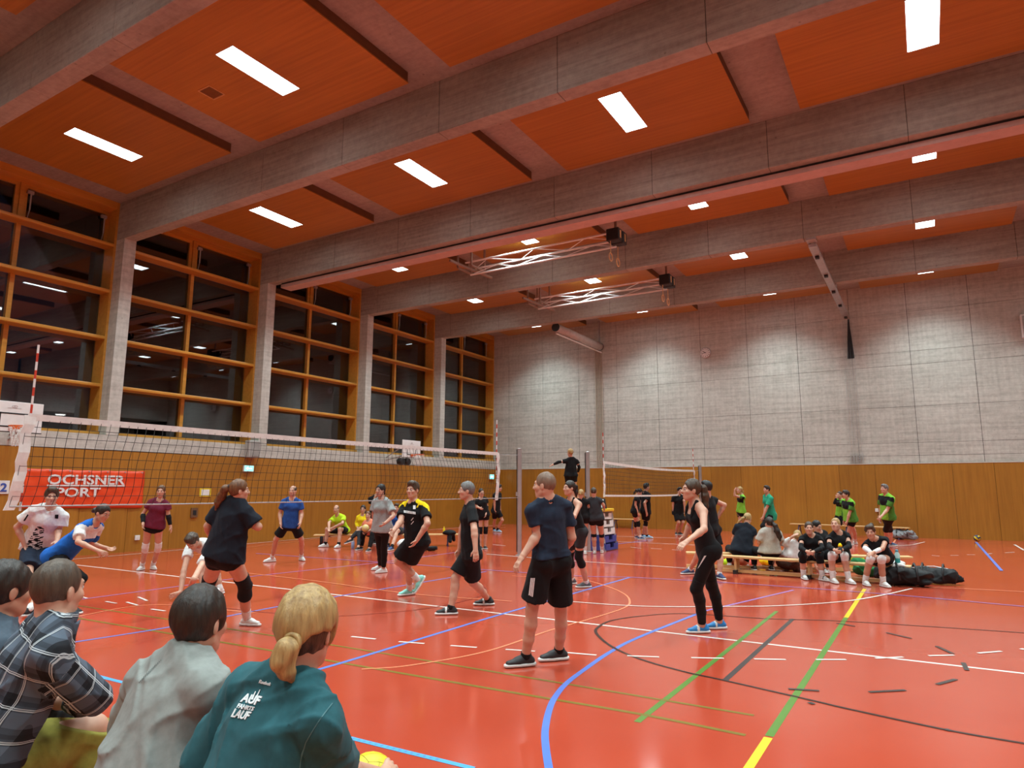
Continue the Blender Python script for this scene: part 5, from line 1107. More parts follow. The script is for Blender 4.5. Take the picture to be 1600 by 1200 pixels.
p = Person('player in blue jersey with white sleeve lunging forward, dark hair bun', H=1.70, sex='f', base=[(95, 950)], face=(1, 0.15), look=(0.9, -0.38, 0.2), neck=(147, 818), pelvis=(92, 868), head=(160, 802),
           elR=(122, 847, -1), wrR=(154, 861, -1), elL=(142, 850, 1), wrL=(165, 856, 1), knR=(128, 903, -.10), knL=(78, 912, .10), anR=(112, 948), anLW=at(46, 952, dep(46, 965)), toeR=(.9, 0, .3), toeL=(.3, -.6, -.5), hand_pose=0.75).make()
p.tee([K_ROYAL, K_WHT], sleeve=0.68, hem=0.10, g=0.02, paint=[lambda C: (p.H_(C) > 0.72) & ((C-p.j['neck'])@ZU > -0.20) & ((p.A_(C, 'R') > 0.05) | (p.A_(C, 'L') > 0.05) | (p.F_(C) > 0.04))]); p.shorts(K_BLK, f1=0.35, loose=0.01); p.kneepad(K_KNEE, ln=0.28)
p.shoes(S_BLK, S_SOLE); p.socks(K_WHT, 0.15); p.hair('bun', 'dark', vol=0.012, tail=[(0, -0.105, 0.0, 0.028), (0, -0.14, -0.015, 0.034), (0, -0.16, -0.04, 0.016)])

p = Person('woman in black tank with one black knee pad, looking left past the net post', H=1.74, sex='f', base=[(905, 920)], face=(-0.75, 0.55), look=(-0.88, 0, 0.45), neck=(893, 780), pelvis=(902, 830), head=(889.5, 763),
           elL=(897, 808, -1), wrL=(880, 797, -1), elR=(878, 800), wrR=(874, 783, -1), knL=(904, 870, -.05), knR=(890, 872, .05), anL=(916, 910), anR=(893, 905), toeL=(-.95, 0, .25), toeR=(-.9, 0, .1)).make()
p.tank(K_BLK); p.shorts(K_DGRY, f1=0.62, loose=0.008, g=0.009); p.kneepad(K_KNEE, ln=0.3); p.shoes(S_GRY, S_SOLE); p.socks(K_WHT, 0.1); p.hair('pony', 'dark', vol=0.010, tail=[(0, -0.095, 0.05, 0.022), (0, -0.13, 0.03, 0.034), (0, -0.14, -0.06, 0.036), (0, -0.135, -0.15, 0.014)])

p = Person('dark haired player behind the ponytailed woman, hand on hip', H=1.76, base=[(1105, 902)], face=(-0.75, -0.6), look=(-0.7, 0, -0.7), neck=(1106, 777), pelvis=(1112, 828), head=(1104, 762),
           elR=(1132, 789), wrR=(1116, 818, -1), elL=(1084, 800, 1), wrL=(1082, 822), knR=(1124, 865), knL=(1092, 862), anR=(1124, 897), anL=(1078, 890), toeR=(.2, 0, 1), toeL=(-.9, 0, .3)).make()
p.tee(K_BLK, sleeve=0.35, hem=0.08); p.shorts(K_BLK, f1=0.66); p.hair('short', 'black', vol=0.014); p.shoes(S_NAVY, S_SOLE); p.socks(K_WHT, 0.1)

# ---------------------------------------------------------------- bench by the windows
p = Person('bald man in lime tee seated on the bench by the windows', H=1.74, D=dep(530, 835, .33)+0.05, face=(-0.35, 0.93), look=(-0.15, -0.05, 1), neck=(527.5, 805, -.10), pelvis=(536, 829), head=(525.5, 796, -.14),
           elR=(514, 817, -1), wrR=(514, 826, -1), elL=(535, 818, -1), wrL=(519, 825, -1), knR=(511, 827, -.12), knL=(531, 827, -.12), anR=(508.5, 850), anL=(529, 851), toeR=(-.9, 0, .6), toeL=(-.3, 0, 1)).make()
p.tee(K_LIME, sleeve=0.7, hem=0.07); p.shorts(K_BLK, f1=0.72); p.shoes(S_WHT); p.socks(K_BLK, 0.16); p.hair('buzz', 'stubble', vol=0.003, fore=0.06)
p = Person('long haired woman in yellow top with glasses, legs crossed on the bench', H=1.64, sex='f', D=dep(566, 836, .33)+0.05, face=(-0.3, 0.95), look=(0.05, 0, 1), neck=(567, 804.5), pelvis=(568, 829), head=(567.3, 796),
           elR=(557, 818), wrR=(559, 826, -1), elL=(573, 818, -1), wrL=(564, 824, -1), knR=(562, 829, -.16), knL=(563, 826, -.22), anR=(560, 855), anLW=at(547, 843, dep(560, 858)-.15), toeR=(-.2, 0, 1), toeL=(-.9, -.3, .3)).make()
p.tee(K_YEL, sleeve=1.7, hem=0.06, loose=0.01); p.trousers(K_DGRY, g=0.01); p.shoes(S_BLK, S_SOLE); p.hair('long', 'dark', vol=0.014, tail=[(0.05, -0.05, -0.02, 0.04), (0.06, -0.03, -0.15, 0.04), (0.05, 0.03, -0.27, 0.02)])
fr = MB(); [fr.tube([p.hp(sg*0.031+0.021*math.cos(q*math.pi/6), 0.104, 0.006+0.017*math.sin(q*math.pi/6))-p.origin for q in range(13)], 0.0022, 5) for sg in (-1, 1)]; part('glasses', fr, m_black, p.o)
p = Person('seated child in coral top holding a ball, hair in a ponytail', H=1.55, sex='f', D=dep(577, 838, .33)-0.2, face=(-0.2, 1), look=(-0.1, -0.05, 1), neck=(576, 813), pelvis=(579, 832), head=(575, 805.5),
           elR=(567, 824), wrR=(568, 832, -1), elL=(585, 823), wrL=(576, 830, -1), knR=(567, 832, -.12), knL=(582, 834, -.12), anR=(565, 854), anL=(577, 857), toeR=(0, 0, 1), toeL=(-.3, 0, 1)).make()
p.tee(K_ORG, sleeve=0.6, hem=0.06); p.trousers(K_BLK, g=0.012, loose=0.01, name='trousers'); p.shoes(S_BLK, S_SOLE); p.hair('pony', 'auburn', vol=0.010, tail=[(0, -0.09, 0.0, 0.02), (0.03, -0.1, -0.08, 0.025), (0.05, -0.06, -0.16, 0.02)])
bc = p.j['wrL']*0.5+p.j['wrR']*0.5+unit(TOW)*0.10+ZU*0.10; ball('pale yellow volleyball held on the seated child lap', bc, 0.10, [(0.80, 0.62, 0.20), (0.70, 0.55, 0.25)])
p = Person('person in black with folded arm, half hidden behind the woman in grey', H=1.70, base=[(588, 850)], face=(0.4, 0.9), look=(0.6, -0.1, 0.8), neck=(588, 775), head=(592, 766), pelvis=(586, 806), elR=(579.5, 788), wrR=(588, 774, -1)).make()
p.tee(K_BLK, sleeve=0.9, hem=0.08); p.trousers(K_BLK, g=0.012, name='trousers', loose=0.015); p.shoes(S_BLK); p.hair('short', 'dark', vol=0.016)
p = Person('seated player in blue tee and grey shorts, head hidden behind the football shirt', H=1.74, D=dep(618, 836, .33), face=(-0.3, 0.95), neck=(619, 804), pelvis=(622, 829), head=(620, 794), knR=(609, 829, -.12), knL=(620, 830, -.12), anR=(606, 852), anL=(612, 855), elR=(611, 818), elL=(629, 818), toeR=(-.3, 0, 1), toeL=(-.3, 0, 1)).make()
p.tee(K_BLUE, sleeve=0.6, hem=0.06); p.shorts(K_DGRY, f1=0.72); p.shoes(S_NAVY, S_SOLE); p.socks(K_BLK, 0.14); p.hair('short', 'brown', vol=0.014)

# ---------------------------------------------------------------- around the scorers' box and the far court
p = Person('referee in black on the vaulting box, one arm stretched out', H=1.66, sex='f', D=depth((-8.35, 17.2, 1.5)), base=None, face=(-0.15, -1), look=(-0.45, 0, -0.9), neck=(892.5, 716), pelvis=(892, 743), head=(891, 707.5),
           elL=(873, 722), wrL=(864, 726, 0), elR=(905, 730), wrR=(903, 738, 1), knL=(889, 768), knR=(897, 768), anLW=(-8.45, 17.2, 1.185), anRW=(-8.27, 17.25, 1.185)).make()
p.tee(K_BLK, sleeve=0.45, hem=0.03); p.shorts(K_BLK, f1=0.4, loose=0.01); p.armsleeve(K_KNEE, 0.6, 1.9); p.shoes(S_WHT); p.hair('bun', 'blonde', vol=0.008, tail=[(0, -0.09, 0.02, 0.02), (0, -0.11, 0.0, 0.022)]); p.add('belt', [p.torso()[0].grow(0.024)], K_WHT, cuts=[(p.j['pelvis']+p.up*0.10, p.up), (p.j['pelvis']+p.up*0.07, -p.up)])
p = Person('scorer in black seen from behind leaning on the vaulting box, right of her colleague', H=1.66, sex='f', base=[(935, 866)], face=(0.2, -1), look=(0.1, -0.2, -1), neck=(927.5, 778), pelvis=(931, 810), head=(927.5, 769), elR=(943, 789), wrR=(944, 795, 1), elL=(915, 792), wrL=(917, 800, 1), knL=(928, 836), knR=(940, 836), anL=(929, 860), anR=(940.5, 859), build=1.08).make()
p.tee(K_DGRY, sleeve=0.5, hem=0.05); p.shorts(K_BLK, f1=0.36, loose=0.006); p.kneepad(K_KNEE, ln=0.12); p.shoes(S_WHT); p.socks(K_WHT, 0.3); p.hair('bun', 'brown', vol=0.008, tail=[(0, -0.09, 0.03, 0.024), (0, -0.11, -0.02, 0.022)]); p.add('belt', [p.torso()[0].grow(0.026)], K_WHT, cuts=[(p.j['pelvis']+p.up*0.13, p.up), (p.j['pelvis']+p.up*0.10, -p.up)])
p = Person('scorer in black seen from behind, left of her colleague at the box', H=1.64, sex='f', base=[(910, 866)], face=(0.1, -1), look=(0.3, -0.2, -1), neck=(907, 780), pelvis=(910, 808), head=(908, 772), elR=(921, 792), wrR=(921, 802, 1)).make()
p.tee(K_BLK, sleeve=0.5, hem=0.05); p.shorts(K_BLK, f1=0.36, loose=0.006); p.shoes(S_WHT); p.socks(K_WHT, 0.3); p.hair('bun', 'blonde', vol=0.008, tail=[(0, -0.09, 0.03, 0.024), (0, -0.11, -0.02, 0.022)])
p = Person('girl in black with phone, standing behind the man in black tee', H=1.62, sex='f', base=[(754, 858)], face=(0.35, 0.93), look=(0.5, -0.05, 0.85), neck=(751, 778), pelvis=(755, 804), head=(752, 770), elR=(744, 791), wrR=(750, 794, -1), elL=(761, 792), wrL=(759, 803, -1)).make()
p.tee(K_BLK, sleeve=0.45, hem=0.06); p.shorts(K_BLK, f1=0.35, loose=0.008); p.armsleeve(K_KNEE, 0.9, 1.8, 'L'); p.kneepad(K_KNEE); p.shoes(S_BLK, S_SOLE); p.hair('pony', 'dark', vol=0.008, tail=[(0, -0.09, 0.0, 0.02), (-0.02, -0.11, -0.07, 0.022), (0, -0.1, -0.12, 0.012)])
p = Person('man in black kit with pale blue shoes by the far end of the net', H=1.76, base=[(776, 832)], face=(0.75, 0.5), look=(1, -0.1, 0.25), neck=(777, 769.5), pelvis=(775, 798), head=(780, 762.5), elR=(772.5, 785), wrR=(773, 797), elL=(780.5, 785), wrL=(781.5, 796), anR=(772, 827), anL=(777, 828), toeR=(.3, 0, 1), toeL=(.8, 0, .5)).make()
p.tee(K_BLK, sleeve=0.6, hem=0.09); p.shorts(K_BLK, f1=0.7, loose=0.03); p.shoes(S_LBL); p.socks(K_BLK, 0.25); p.hair('short', 'black', vol=0.012)
p = Person('woman in black kit bowing her head beside the man at the far net', H=1.68, sex='f', base=[(996, 843)], face=(0.8, 0.25), look=(0.75, -0.5, 0.3), neck=(995, 775), pelvis=(992.5, 799), head=(999, 769), elR=(993, 789), wrR=(997, 802), anR=(994, 837), anL=(1000, 839), toeR=(.3, 0, 1), toeL=(.9, 0, .4)).make()
p.tee(K_BLK, sleeve=0.3, hem=0.06); p.shorts(K_BLK, f1=0.35, loose=0.008); p.kneepad(K_KNEE); p.shoes(S_NAVY, S_SOLE); p.socks(K_WHT, 0.15); p.hair('pony', 'black', vol=0.010, tail=[(0, -0.09, 0.04, 0.025), (0, -0.13, 0.0, 0.034), (0, -0.14, -0.10, 0.03), (0, -0.13, -0.18, 0.012)])
p = Person('man in black kit with black knee pads and light blue shoes at the far net', H=1.80, base=[(1008, 842)], face=(0.7, -0.45), look=(0.85, 0, -0.35), neck=(1008.5, 769), pelvis=(1009, 798), head=(1010, 761), elR=(1007, 786, -1), wrR=(1010, 800, 0), anR=(1005, 836), anL=(1011, 837), toeR=(.3, 0, 1), toeL=(.9, 0, .5)).make()
p.tee(K_BLK, sleeve=0.6, hem=0.1); p.shorts(K_BLK, f1=0.66, loose=0.03); p.kneepad(K_KNEE); p.shoes(S_LBL); p.socks(K_BLK, 0.12); p.hair('short', 'black', vol=0.014)
p = Person('man in long black shorts alone at the right end of the far net', H=1.78, base=[(1060, 836)], face=(0.2, 1), look=(0.3, 0, 1), neck=(1060, 774), pelvis=(1059.5, 800), head=(1062, 767), elR=(1052, 787), wrR=(1052, 798), elL=(1069, 783, -1), wrL=(1070, 797), anR=(1056.5, 832), anL=(1062, 832), toeR=(-.2, 0, 1), toeL=(.3, 0, 1)).make()
p.tee(K_BLK, sleeve=0.7, hem=0.1, g=0.024); p.shorts(K_BLK, f1=0.85, loose=0.04); p.shoes(S_BLK, S_SOLE); p.hair('short', 'black', vol=0.012)

def green_paint(p): return [lambda C: (p.H_(C) > 0.55) & (p.F_(C) > 0.02) & (p.H_(C) < 0.95), lambda C: ((p.A_(C, 'L') > 0.25) & (p.L_(C) > 0.13)) | ((p.A_(C, 'R') > 0.25) & (p.L_(C) < -0.13))]
GP = [K_GRN, K_BLK, cloth('mid_green', (0.07, 0.22, 0.03))]
p = Person('blonde player in green top shading her eyes at the back wall', H=1.70, sex='f', base=[(1156, 840)], face=(-1, 0.2), look=(-1, 0.15, 0.15), neck=(1159, 773), pelvis=(1157.5, 799), head=(1155.5, 766), elL=(1143, 773, -1), wrL=(1148, 765, 0), handL=(.9, .35, 0), anL=(1153, 836), anR=(1160, 834)).make()
p.tee(GP, sleeve=0.5, hem=0.04, paint=green_paint(p)); p.shorts(K_BLK, f1=0.4, loose=0.008); p.shoes(S_WHT); p.hair('pony', 'blonde', vol=0.014, tail=[(0, -0.09, 0.02, 0.028), (0, -0.13, -0.03, 0.04), (0, -0.13, -0.14, 0.04), (0, -0.12, -0.22, 0.02)])
p = Person('man in teal green tee and shorts standing left of the three green jerseys', H=1.82, base=[(1203, 843)], face=(-1, 0.15), look=(-1, 0, 0.15), neck=(1199.5, 774), pelvis=(1204, 805), head=(1198, 765), elL=(1196, 797, -1), wrL=(1191, 812), anL=(1200, 840), anR=(1207, 838)).make()
p.tee(K_TGRN, sleeve=0.66, hem=0.14, g=0.024); p.trousers(K_BLK, g=0.015, f1=1.5, loose=0.02, name='shorts'); p.shoes(S_BLK, S_SOLE); p.hair('short', 'dark', vol=0.012)
p = Person('green shirted player with hands raised to the mouth, half hidden', H=1.66, sex='f', base=[(1314, 845)], face=(-0.95, 0.25), look=(-0.9, 0.05, 0.4), neck=(1314, 780), pelvis=(1313.5, 805), head=(1312, 773.5), elL=(1303, 786, -1), wrL=(1307, 777, 0), elR=(1305, 786, 1), wrR=(1308, 777, 0)).make()
p.tee(GP, sleeve=0.55, hem=0.03, paint=green_paint(p)); p.armsleeve(K_BLK, 0.5, 1.85); p.shorts(K_BLK, f1=0.8); p.shoes(S_WHT); p.hair('bun', 'brown', vol=0.008, tail=[(0, -0.09, 0.03, 0.02), (0, -0.11, 0.0, 0.02)])
p = Person('curly dark haired player in green jersey and white socks', H=1.68, sex='f', base=[(1329, 853)], face=(-0.95, 0.25), look=(-1, 0, 0.2), neck=(1325.5, 781), pelvis=(1328.5, 811), head=(1321.5, 773), elL=(1327, 803, -1), wrL=(1323.5, 815, 0), anL=(1330, 848), anR=(1336, 846), knL=(1327, 830), knR=(1334, 829), build=1.1).make()
p.tee(GP, sleeve=0.66, hem=0.06, g=0.024, paint=green_paint(p)); p.shorts(K_BLK, f1=0.5, loose=0.02); p.shoes(S_WHT); p.socks(K_WHT, 0.35); p.hair('mop', 'dark', vol=0.022)
p = Person('man in green jersey and black shorts standing by the back bench', H=1.80, base=[(1386, 859)], face=(-0.95, 0.3), look=(-1, 0.05, 0.25), neck=(1385, 773), pelvis=(1387, 808), head=(1382, 764), elL=(1386, 797, -1), wrL=(1377, 807, -1), anL=(1386, 851), anR=(1391, 848), knL=(1384, 830), knR=(1391, 829), toeL=(-.6, 0, .8), toeR=(.5, 0, .8)).make()
p.tee(GP, sleeve=0.7, hem=0.06, g=0.022, paint=green_paint(p)); p.shorts(K_BLK, f1=0.98, loose=0.012); p.shoes(S_NAVY, S_SOLE); p.hair('short', 'grey', vol=0.012)

# ---------------------------------------------------------------- the benches on the right
DB = dep(1265, 876, .33)
p = Person('smiling woman in black jersey with black knee pads on the front bench', H=1.70, sex='f', D=dep(1266, 875, .33)+0.02, face=(-0.12, 1), look=(-0.35, 0, 0.95), neck=(1267, 836, -.06), pelvis=(1266, 869), head=(1264, 825.5, -.1),
           elR=(1251.5, 857, -1), wrR=(1262, 862, -1), elL=(1285, 857, -1), wrL=(1269, 863, -1), knR=(1254.5, 867, -.15), knL=(1281, 868, -.15), anR=(1255.5, 898), anL=(1285, 900), toeR=(-.1, 0, 1), toeL=(.3, 0, 1)).make()
p.tee(K_BLK, sleeve=0.3, hem=0.03); p.shorts(K_BLK, f1=0.5); p.kneepad(K_KNEE, ln=0.34); p.armsleeve(K_KNEE, 0.55, 1.85); p.shoes(S_WHT, S_SOLE, S_BLK); p.socks(K_WHT, 0.3); p.hair('pony', 'brown', vol=0.009, tail=[(0, -0.095, 0.02, 0.022), (0, -0.13, -0.02, 0.026), (0, -0.12, -0.09, 0.02)])
p = Person('blonde woman in black jersey with white knee pads, mid on the front bench', H=1.74, sex='f', D=dep(1312, 878, .33)+0.02, face=(0.05, 1), look=(-0.65, 0.15, 0.75), neck=(1309, 832, -.06), pelvis=(1312, 870), head=(1305.5, 820, -.08),
           elR=(1296, 855, -1), wrR=(1305.5, 860, -1), elL=(1327, 854, -1), wrL=(1313, 860, -1), knR=(1300, 866, -.15), knL=(1319.5, 867, -.15), anR=(1301.5, 903), anL=(1326, 904), toeR=(-.05, 0, 1), toeL=(.1, 0, 1)).make()
p.tee(K_BLK, sleeve=0.3, hem=0.03); p.shorts(K_BLK, f1=0.3, loose=0.006); p.kneepad(K_WHT, ln=0.26); p.armsleeve(K_KNEE, 0.6, 1.8); p.shoes(S_WHT); p.socks(K_WHT, 0.32); p.hair('bun', 'blonde', vol=0.006, tail=[(0, -0.09, 0.03, 0.022), (0, -0.11, 0.02, 0.022)])
c = p.j['wrL']*0.5+p.j['wrR']*0.5+TOW*0.09; t = thing('drink_carton', 'small black drink bottle with yellow cap held by the blonde woman', 'bottle', tuple(c+ZU*0.0))
part('body', MB().disc_lathe((0, 0, -0.03), (0, 0, 1), [(0.03, 0), (0.033, 0.02), (0.033, 0.10)], 12), m_black, t, smooth=True); part('cap', MB().disc_lathe((0, 0, 0.07), (0, 0, 1), [(0.036, 0), (0.03, 0.03), (0.012, 0.06)], 12), K_YEL, t, smooth=True)
p = Person('laughing woman with curly bun in black jersey, arms crossed on her knees', H=1.72, sex='f', D=dep(1375, 883, .33)+0.02, face=(-0.25, 1), look=(-0.55, -0.12, 0.85), neck=(1366, 842, -.10), pelvis=(1378, 873), head=(1360, 831.5, -.16),
           elR=(1352, 857, -1), wrR=(1364, 866, -1), elL=(1379, 857, -1), wrL=(1363, 864, -1), knR=(1360, 873, -.15), knL=(1377, 873, -.15), anR=(1352, 907), anL=(1380, 909), toeR=(-.15, 0, 1), toeL=(.05, 0, 1), skin=1).make()
p.tee(K_BLK, sleeve=0.3, hem=0.03); p.shorts(K_BLK, f1=0.35, loose=0.006); p.kneepad(K_WHT, ln=0.2); p.armsleeve(K_WHT, 0.9, 1.8, 'R'); p.armsleeve(K_WHT, 1.3, 1.85, 'L'); p.shoes(S_WHT); p.socks(K_WHT, 0.25); p.hair('mop', 'brown', vol=0.010, tail=[(0.02, -0.08, 0.09, 0.03), (0.02, -0.09, 0.115, 0.036), (0.03, -0.10, 0.10, 0.03)])
p = Person('player in black mostly hidden behind the smiling woman', H=1.66, sex='f', D=dep(1284, 868, .33)+0.1, face=(0.4, 0.9), look=(0.5, -0.3, 0.8), neck=(1279, 831), pelvis=(1286, 864), head=(1276, 822.5), knR=(1282, 864, -.15), knL=(1296, 864, -.15), anR=(1282, 888), anL=(1294, 889)).make()
p.tee(K_BLK, sleeve=0.5, hem=0.04); p.trousers(K_BLK, g=0.01, name='trousers'); p.shoes(S_WHT); p.hair('bun', 'black', vol=0.010, tail=[(0, -0.09, 0.03, 0.022), (0, -0.11, 0.0, 0.024)])
p = Person('blonde woman in charcoal tee bent forward, back to the camera, on the rear bench', H=1.72, sex='f', D=dep(1157, 864, .33)-0.08, face=(0.15, -1), look=(0.55, -0.45, -0.7), neck=(1166, 821, .16), pelvis=(1158, 861), head=(1168, 811, .22), elR=(1177, 840), wrR=(1177, 850, 1), elL=(1146, 842, 1), wrL=(1148, 850, 1),
           sit=True, build=1.08).make()
p.tee(K_DNAVY, sleeve=0.55, hem=0.06, g=0.02); p.trousers(K_BLK, g=0.012, name='trousers'); p.shoes(S_WHT, S_SOLE); p.hair('pony', 'blonde', vol=0.010, tail=[(0.02, -0.09, 0.0, 0.025), (0.06, -0.12, -0.04, 0.03), (0.13, -0.12, -0.12, 0.022), (0.18, -0.1, -0.2, 0.012)])
p = Person('woman in beige top with long dark ponytail, back to the camera on the bench', H=1.70, sex='f', D=dep(1203, 868, .33)-0.04, face=(0.0, -1), look=(-0.2, -0.15, -1), neck=(1203, 827), pelvis=(1203, 863), head=(1202, 818), elL=(1186, 847), elR=(1219, 847), wrL=(1190, 860, 1), wrR=(1216, 860, 1), sit=True).make()
p.tee(K_BEI, sleeve=0.85, hem=0.0, g=0.03, flare=0.03, loose=0.03); p.trousers(K_BLK, g=0.012, name='trousers'); p.shoes(S_BLK); p.hair('pony', 'dark', vol=0.012, tail=[(-0.02, -0.09, 0.01, 0.03), (-0.05, -0.13, -0.06, 0.045), (-0.07, -0.14, -0.17, 0.055), (-0.10, -0.14, -0.28, 0.045), (-0.11, -0.13, -0.36, 0.02)])
p = Person('player in white long sleeved top reclining between the benches', H=1.68, sex='f', D=dep(1238, 870, .33)+0.25, face=(-0.2, -0.9), look=(0.3, 0.1, -0.9), neck=(1241, 846), pelvis=(1236, 868), head=(1246, 838), elL=(1223, 850), wrL=(1238, 839, -1), elR=(1252, 856), wrR=(1250, 866, 1), sit=True).make()
p.tee(K_WHT, sleeve=1.85, hem=0.04, loose=0.0); p.trousers(K_BEI, g=0.012, name='trousers'); p.shoes(S_WHT); p.hair('bun', 'blonde', vol=0.010, tail=[(0, -0.09, 0.03, 0.022), (0, -0.11, 0.0, 0.024)])
# ---------------------------------------------------------------- bags, clothes and balls around the benches
def blob(name, label, cat, prims, mats, v=0.014, folds=(0.012, 3, 30), cuts=True, group=None, parent=None, paint=None):
    lo = np.min([p.lo for p in prims], 0); hi = np.max([p.hi for p in prims], 0); org = np.array([(lo[0]+hi[0])/2, (lo[1]+hi[1])/2, 0.0]) if parent is None else parent['org'] if 'org' in parent else np.zeros(3)
    VQ = surface(prims, v, (), [((0, 0, 0.002), (0, 0, -1))] if cuts else (), (), folds)
    o = to_obj(name, VQ, mats if isinstance(mats, list) else [mats], parent, org, paint, label=label, cat=cat, group=group); 
    if parent is None: o.location = org
    return o
AX = [np.array([1, 0, 0.]), np.array([0, 1, 0.]), ZU]
def bag(label, c, L, r, dirv, mat, strap=True, group='sports bags'):
    d = unit([dirv[0], dirv[1], 0]); c = np.array(c, float); a, b = c-d*L/2+ZU*r*0.9, c+d*L/2+ZU*r*0.85; n = np.cross(d, ZU); rs = np.random.RandomState(int(abs(c[0]*137+c[1]*31)) % 999)
    pr = [Cone(a+d*r*.5, b-d*r*.5, r*.85, r*0.75, n, 1.15, 1.2, k=0.05)]
    for k in range(9): pr.append(Ell(a+(b-a)*rs.uniform(0, 1)+n*rs.uniform(-.8, .8)*r+ZU*rs.uniform(-.5, .45)*r, [d, n, ZU], [r*rs.uniform(.5, .9), r*rs.uniform(.4, .7), r*rs.uniform(.3, .5)], 0.03))
    o = blob('sports_bag', label, 'bag', pr, mat, v=0.011, folds=(0.022, int(abs(c[0])*100) % 50+1, 38), group=group); org = np.array(o.location)
    if strap:
        for q in (0.22, 0.72): m0 = a+(b-a)*q; part('strap', MB().tube([m0+n*r*1.1-ZU*r*.3-org, m0+n*r*.75+ZU*r*.75-org, m0+ZU*r*1.12-org, m0-n*r*.75+ZU*r*.7-org], 0.017, 6), m_black, o, smooth=True)
        part('zip', MB().tube([a+d*r*.6+ZU*r*0.75-org, c+ZU*r*1.75-org, b-d*r*.6+ZU*r*0.7-org], 0.008, 5), m_steel, o)
    return o
m_bagb = cloth('bag_black', (0.014, 0.014, 0.015), rough=0.55); m_bagg = cloth('bag_grey', (0.26, 0.27, 0.28)); m_bagbr = cloth('bag_brown', (0.13, 0.075, 0.055))
c = fl(1462, 915); bag('black sports bag at the right end of the pile by the front bench', c+[0, 0.25, 0], 0.62, 0.17, (1, -.1), m_bagb)
c = fl(1418, 917); bag('black rucksack in the middle of the pile by the front bench', c+[0, 0.12, 0], 0.55, 0.19, (1, .25), m_bagb)
c = fl(1395, 912); bag('black kit bag half under the front bench end', c+[0, 0.42, 0], 0.50, 0.17, (1, .1), m_bagb)
for px, py, lab in ((1408, 884, 'white towel crumpled on top of the black bags, left one'), (1440, 886, 'white towel crumpled on top of the black bags, right one')):
    q = c+np.array([0.10 if 'left' in lab else -0.12, 0.0, 0.0])*[1, 1, 1]; q[2] = 0.36 if 'left' in lab else 0.34; q += fl(1418, 917)+[0, .12, 0]-c if 'right' in lab else 0; blob('towel', lab, 'towel', [Ell(q, AX, [0.09, 0.08, 0.05], 0.02), Ell(q+[0.06, 0.05, -0.01], AX, [0.06, 0.09, 0.04], 0.02), Ell(q+[-0.06, -0.03, -0.03], AX, [0.05, 0.05, 0.05], 0.02)], K_WHT, v=0.012, cuts=False, group='towels')
c = fl(1412, 843); c[1] = min(c[1], 27.2); bag('grey and white sports bag under the back bench', c, 0.62, 0.19, (1, -.1), m_bagg)
c = fl(1232, 893); bag('brown carrier bag under the front bench', c+[0, .15, 0], 0.40, 0.15, (1, -.2), m_bagbr, strap=False)
c = fl(1352, 903); bag('dark green bag under the front bench between the women', c+[0, .28, 0], 0.34, 0.15, (1, -.1), K_DGREEN, strap=False)
for px, py, col, lab, r in ((1130, 886, K_LIME, 'lime ball shaped bundle under the bench end', .10), (1139, 884, K_YEL, 'yellow bundle of clothes under the bench', .12), (1152, 888, K_ORG, 'coral jersey bundle under the bench', .15), (1163, 887, M('cloth_red2', (0.75, 0.06, 0.03)), 'red jersey bundle under the bench', .11), (1194, 885, K_YEL, 'amber jersey bundle under the bench near the beige top', .12), (1192, 877, K_BEI, 'beige scarf bundle under the bench', .09), (1337, 880, K_LIME, 'bright green jersey heap on the rear bench', .12), (1340, 888, K_DGREEN, 'dark green jersey heap between the benches', .14)):
    q = fl(px, py)+np.array([0, 0.22, r*0.72]); blob('clothes_bundle', lab, 'clothes', [Ell(q, AX, [r*1.2, r, r*0.75], 0.03), Ell(q+[r*.7, .02, -.02], AX, [r*.7, r*.8, r*.6], 0.03)], col, v=0.013, folds=(0.014, px % 40, 34), group='clothes under the benches')
c = fl(645, 860); bag('black trainers bag on the floor behind the football shirt', fl(668, 861), 0.45, 0.08, (1, .6), m_bagb, strap=False)
c = fl(632, 858); blob('towel', 'cream towel hanging from the window side bench', 'towel', [Ell(fl(630, 850, .18), AX, [0.16, 0.16, 0.13], 0.03), Ell(fl(636, 846, .22), AX, [0.14, 0.12, 0.10], 0.03)], K_WHT, group='towels')
c = bz(704, 835); blob('jacket', 'black jacket thrown over the end of the window side bench', 'jacket', [Ell(c+[-.02, -.02, .05], AX, [0.20, 0.18, 0.08], 0.03), Cone(c+[.05, -.08, .04], c+[.10, -.16, -.18], .06, .05, k=.03), Cone(c+[.02, .08, .04], c+[.0, .16, -.16], .06, .05, k=.03)], K_BLK)
bottle('yellow drink bottle on the window side bench end', c+[-.16, -.1, .0], 0.22, 0.035, (0.80, 0.55, 0.02), (0.8, 0.55, 0.02))
# ---------------------------------------------------------------- spectators in the foreground, seen from behind
def spect(label, neck, D, head, pz=0.50, px_off=(0.0, 0.0), **kw):
    n = at(neck[0], neck[1], D); pel = np.array([n[0]+px_off[0], n[1]-0.15+px_off[1], pz])
    f = np.array([0, 1.0, 0]); kw.setdefault('vox', 0.0065); base = pel.copy()
    face = kw.pop('face', (float(np.dot(f, RH)), float(np.dot(f, TOW))))
    fwv = unit(RH*face[0]+TOW*face[1]); lf = np.cross(ZU, fwv); K = {}
    for sd, sg in (('L', 1), ('R', -1)):
        K['kn'+sd+'W'] = kw.pop('kn'+sd+'W', pel+fwv*0.44+lf*sg*0.17+ZU*0.03); K['an'+sd+'W'] = kw.pop('an'+sd+'W', np.append((pel+fwv*0.46+lf*sg*0.17)[:2], 0.085))
    return Person(label, D=D, neck=neck, head=head, pelvisW=pel, face=face, **K, **kw)
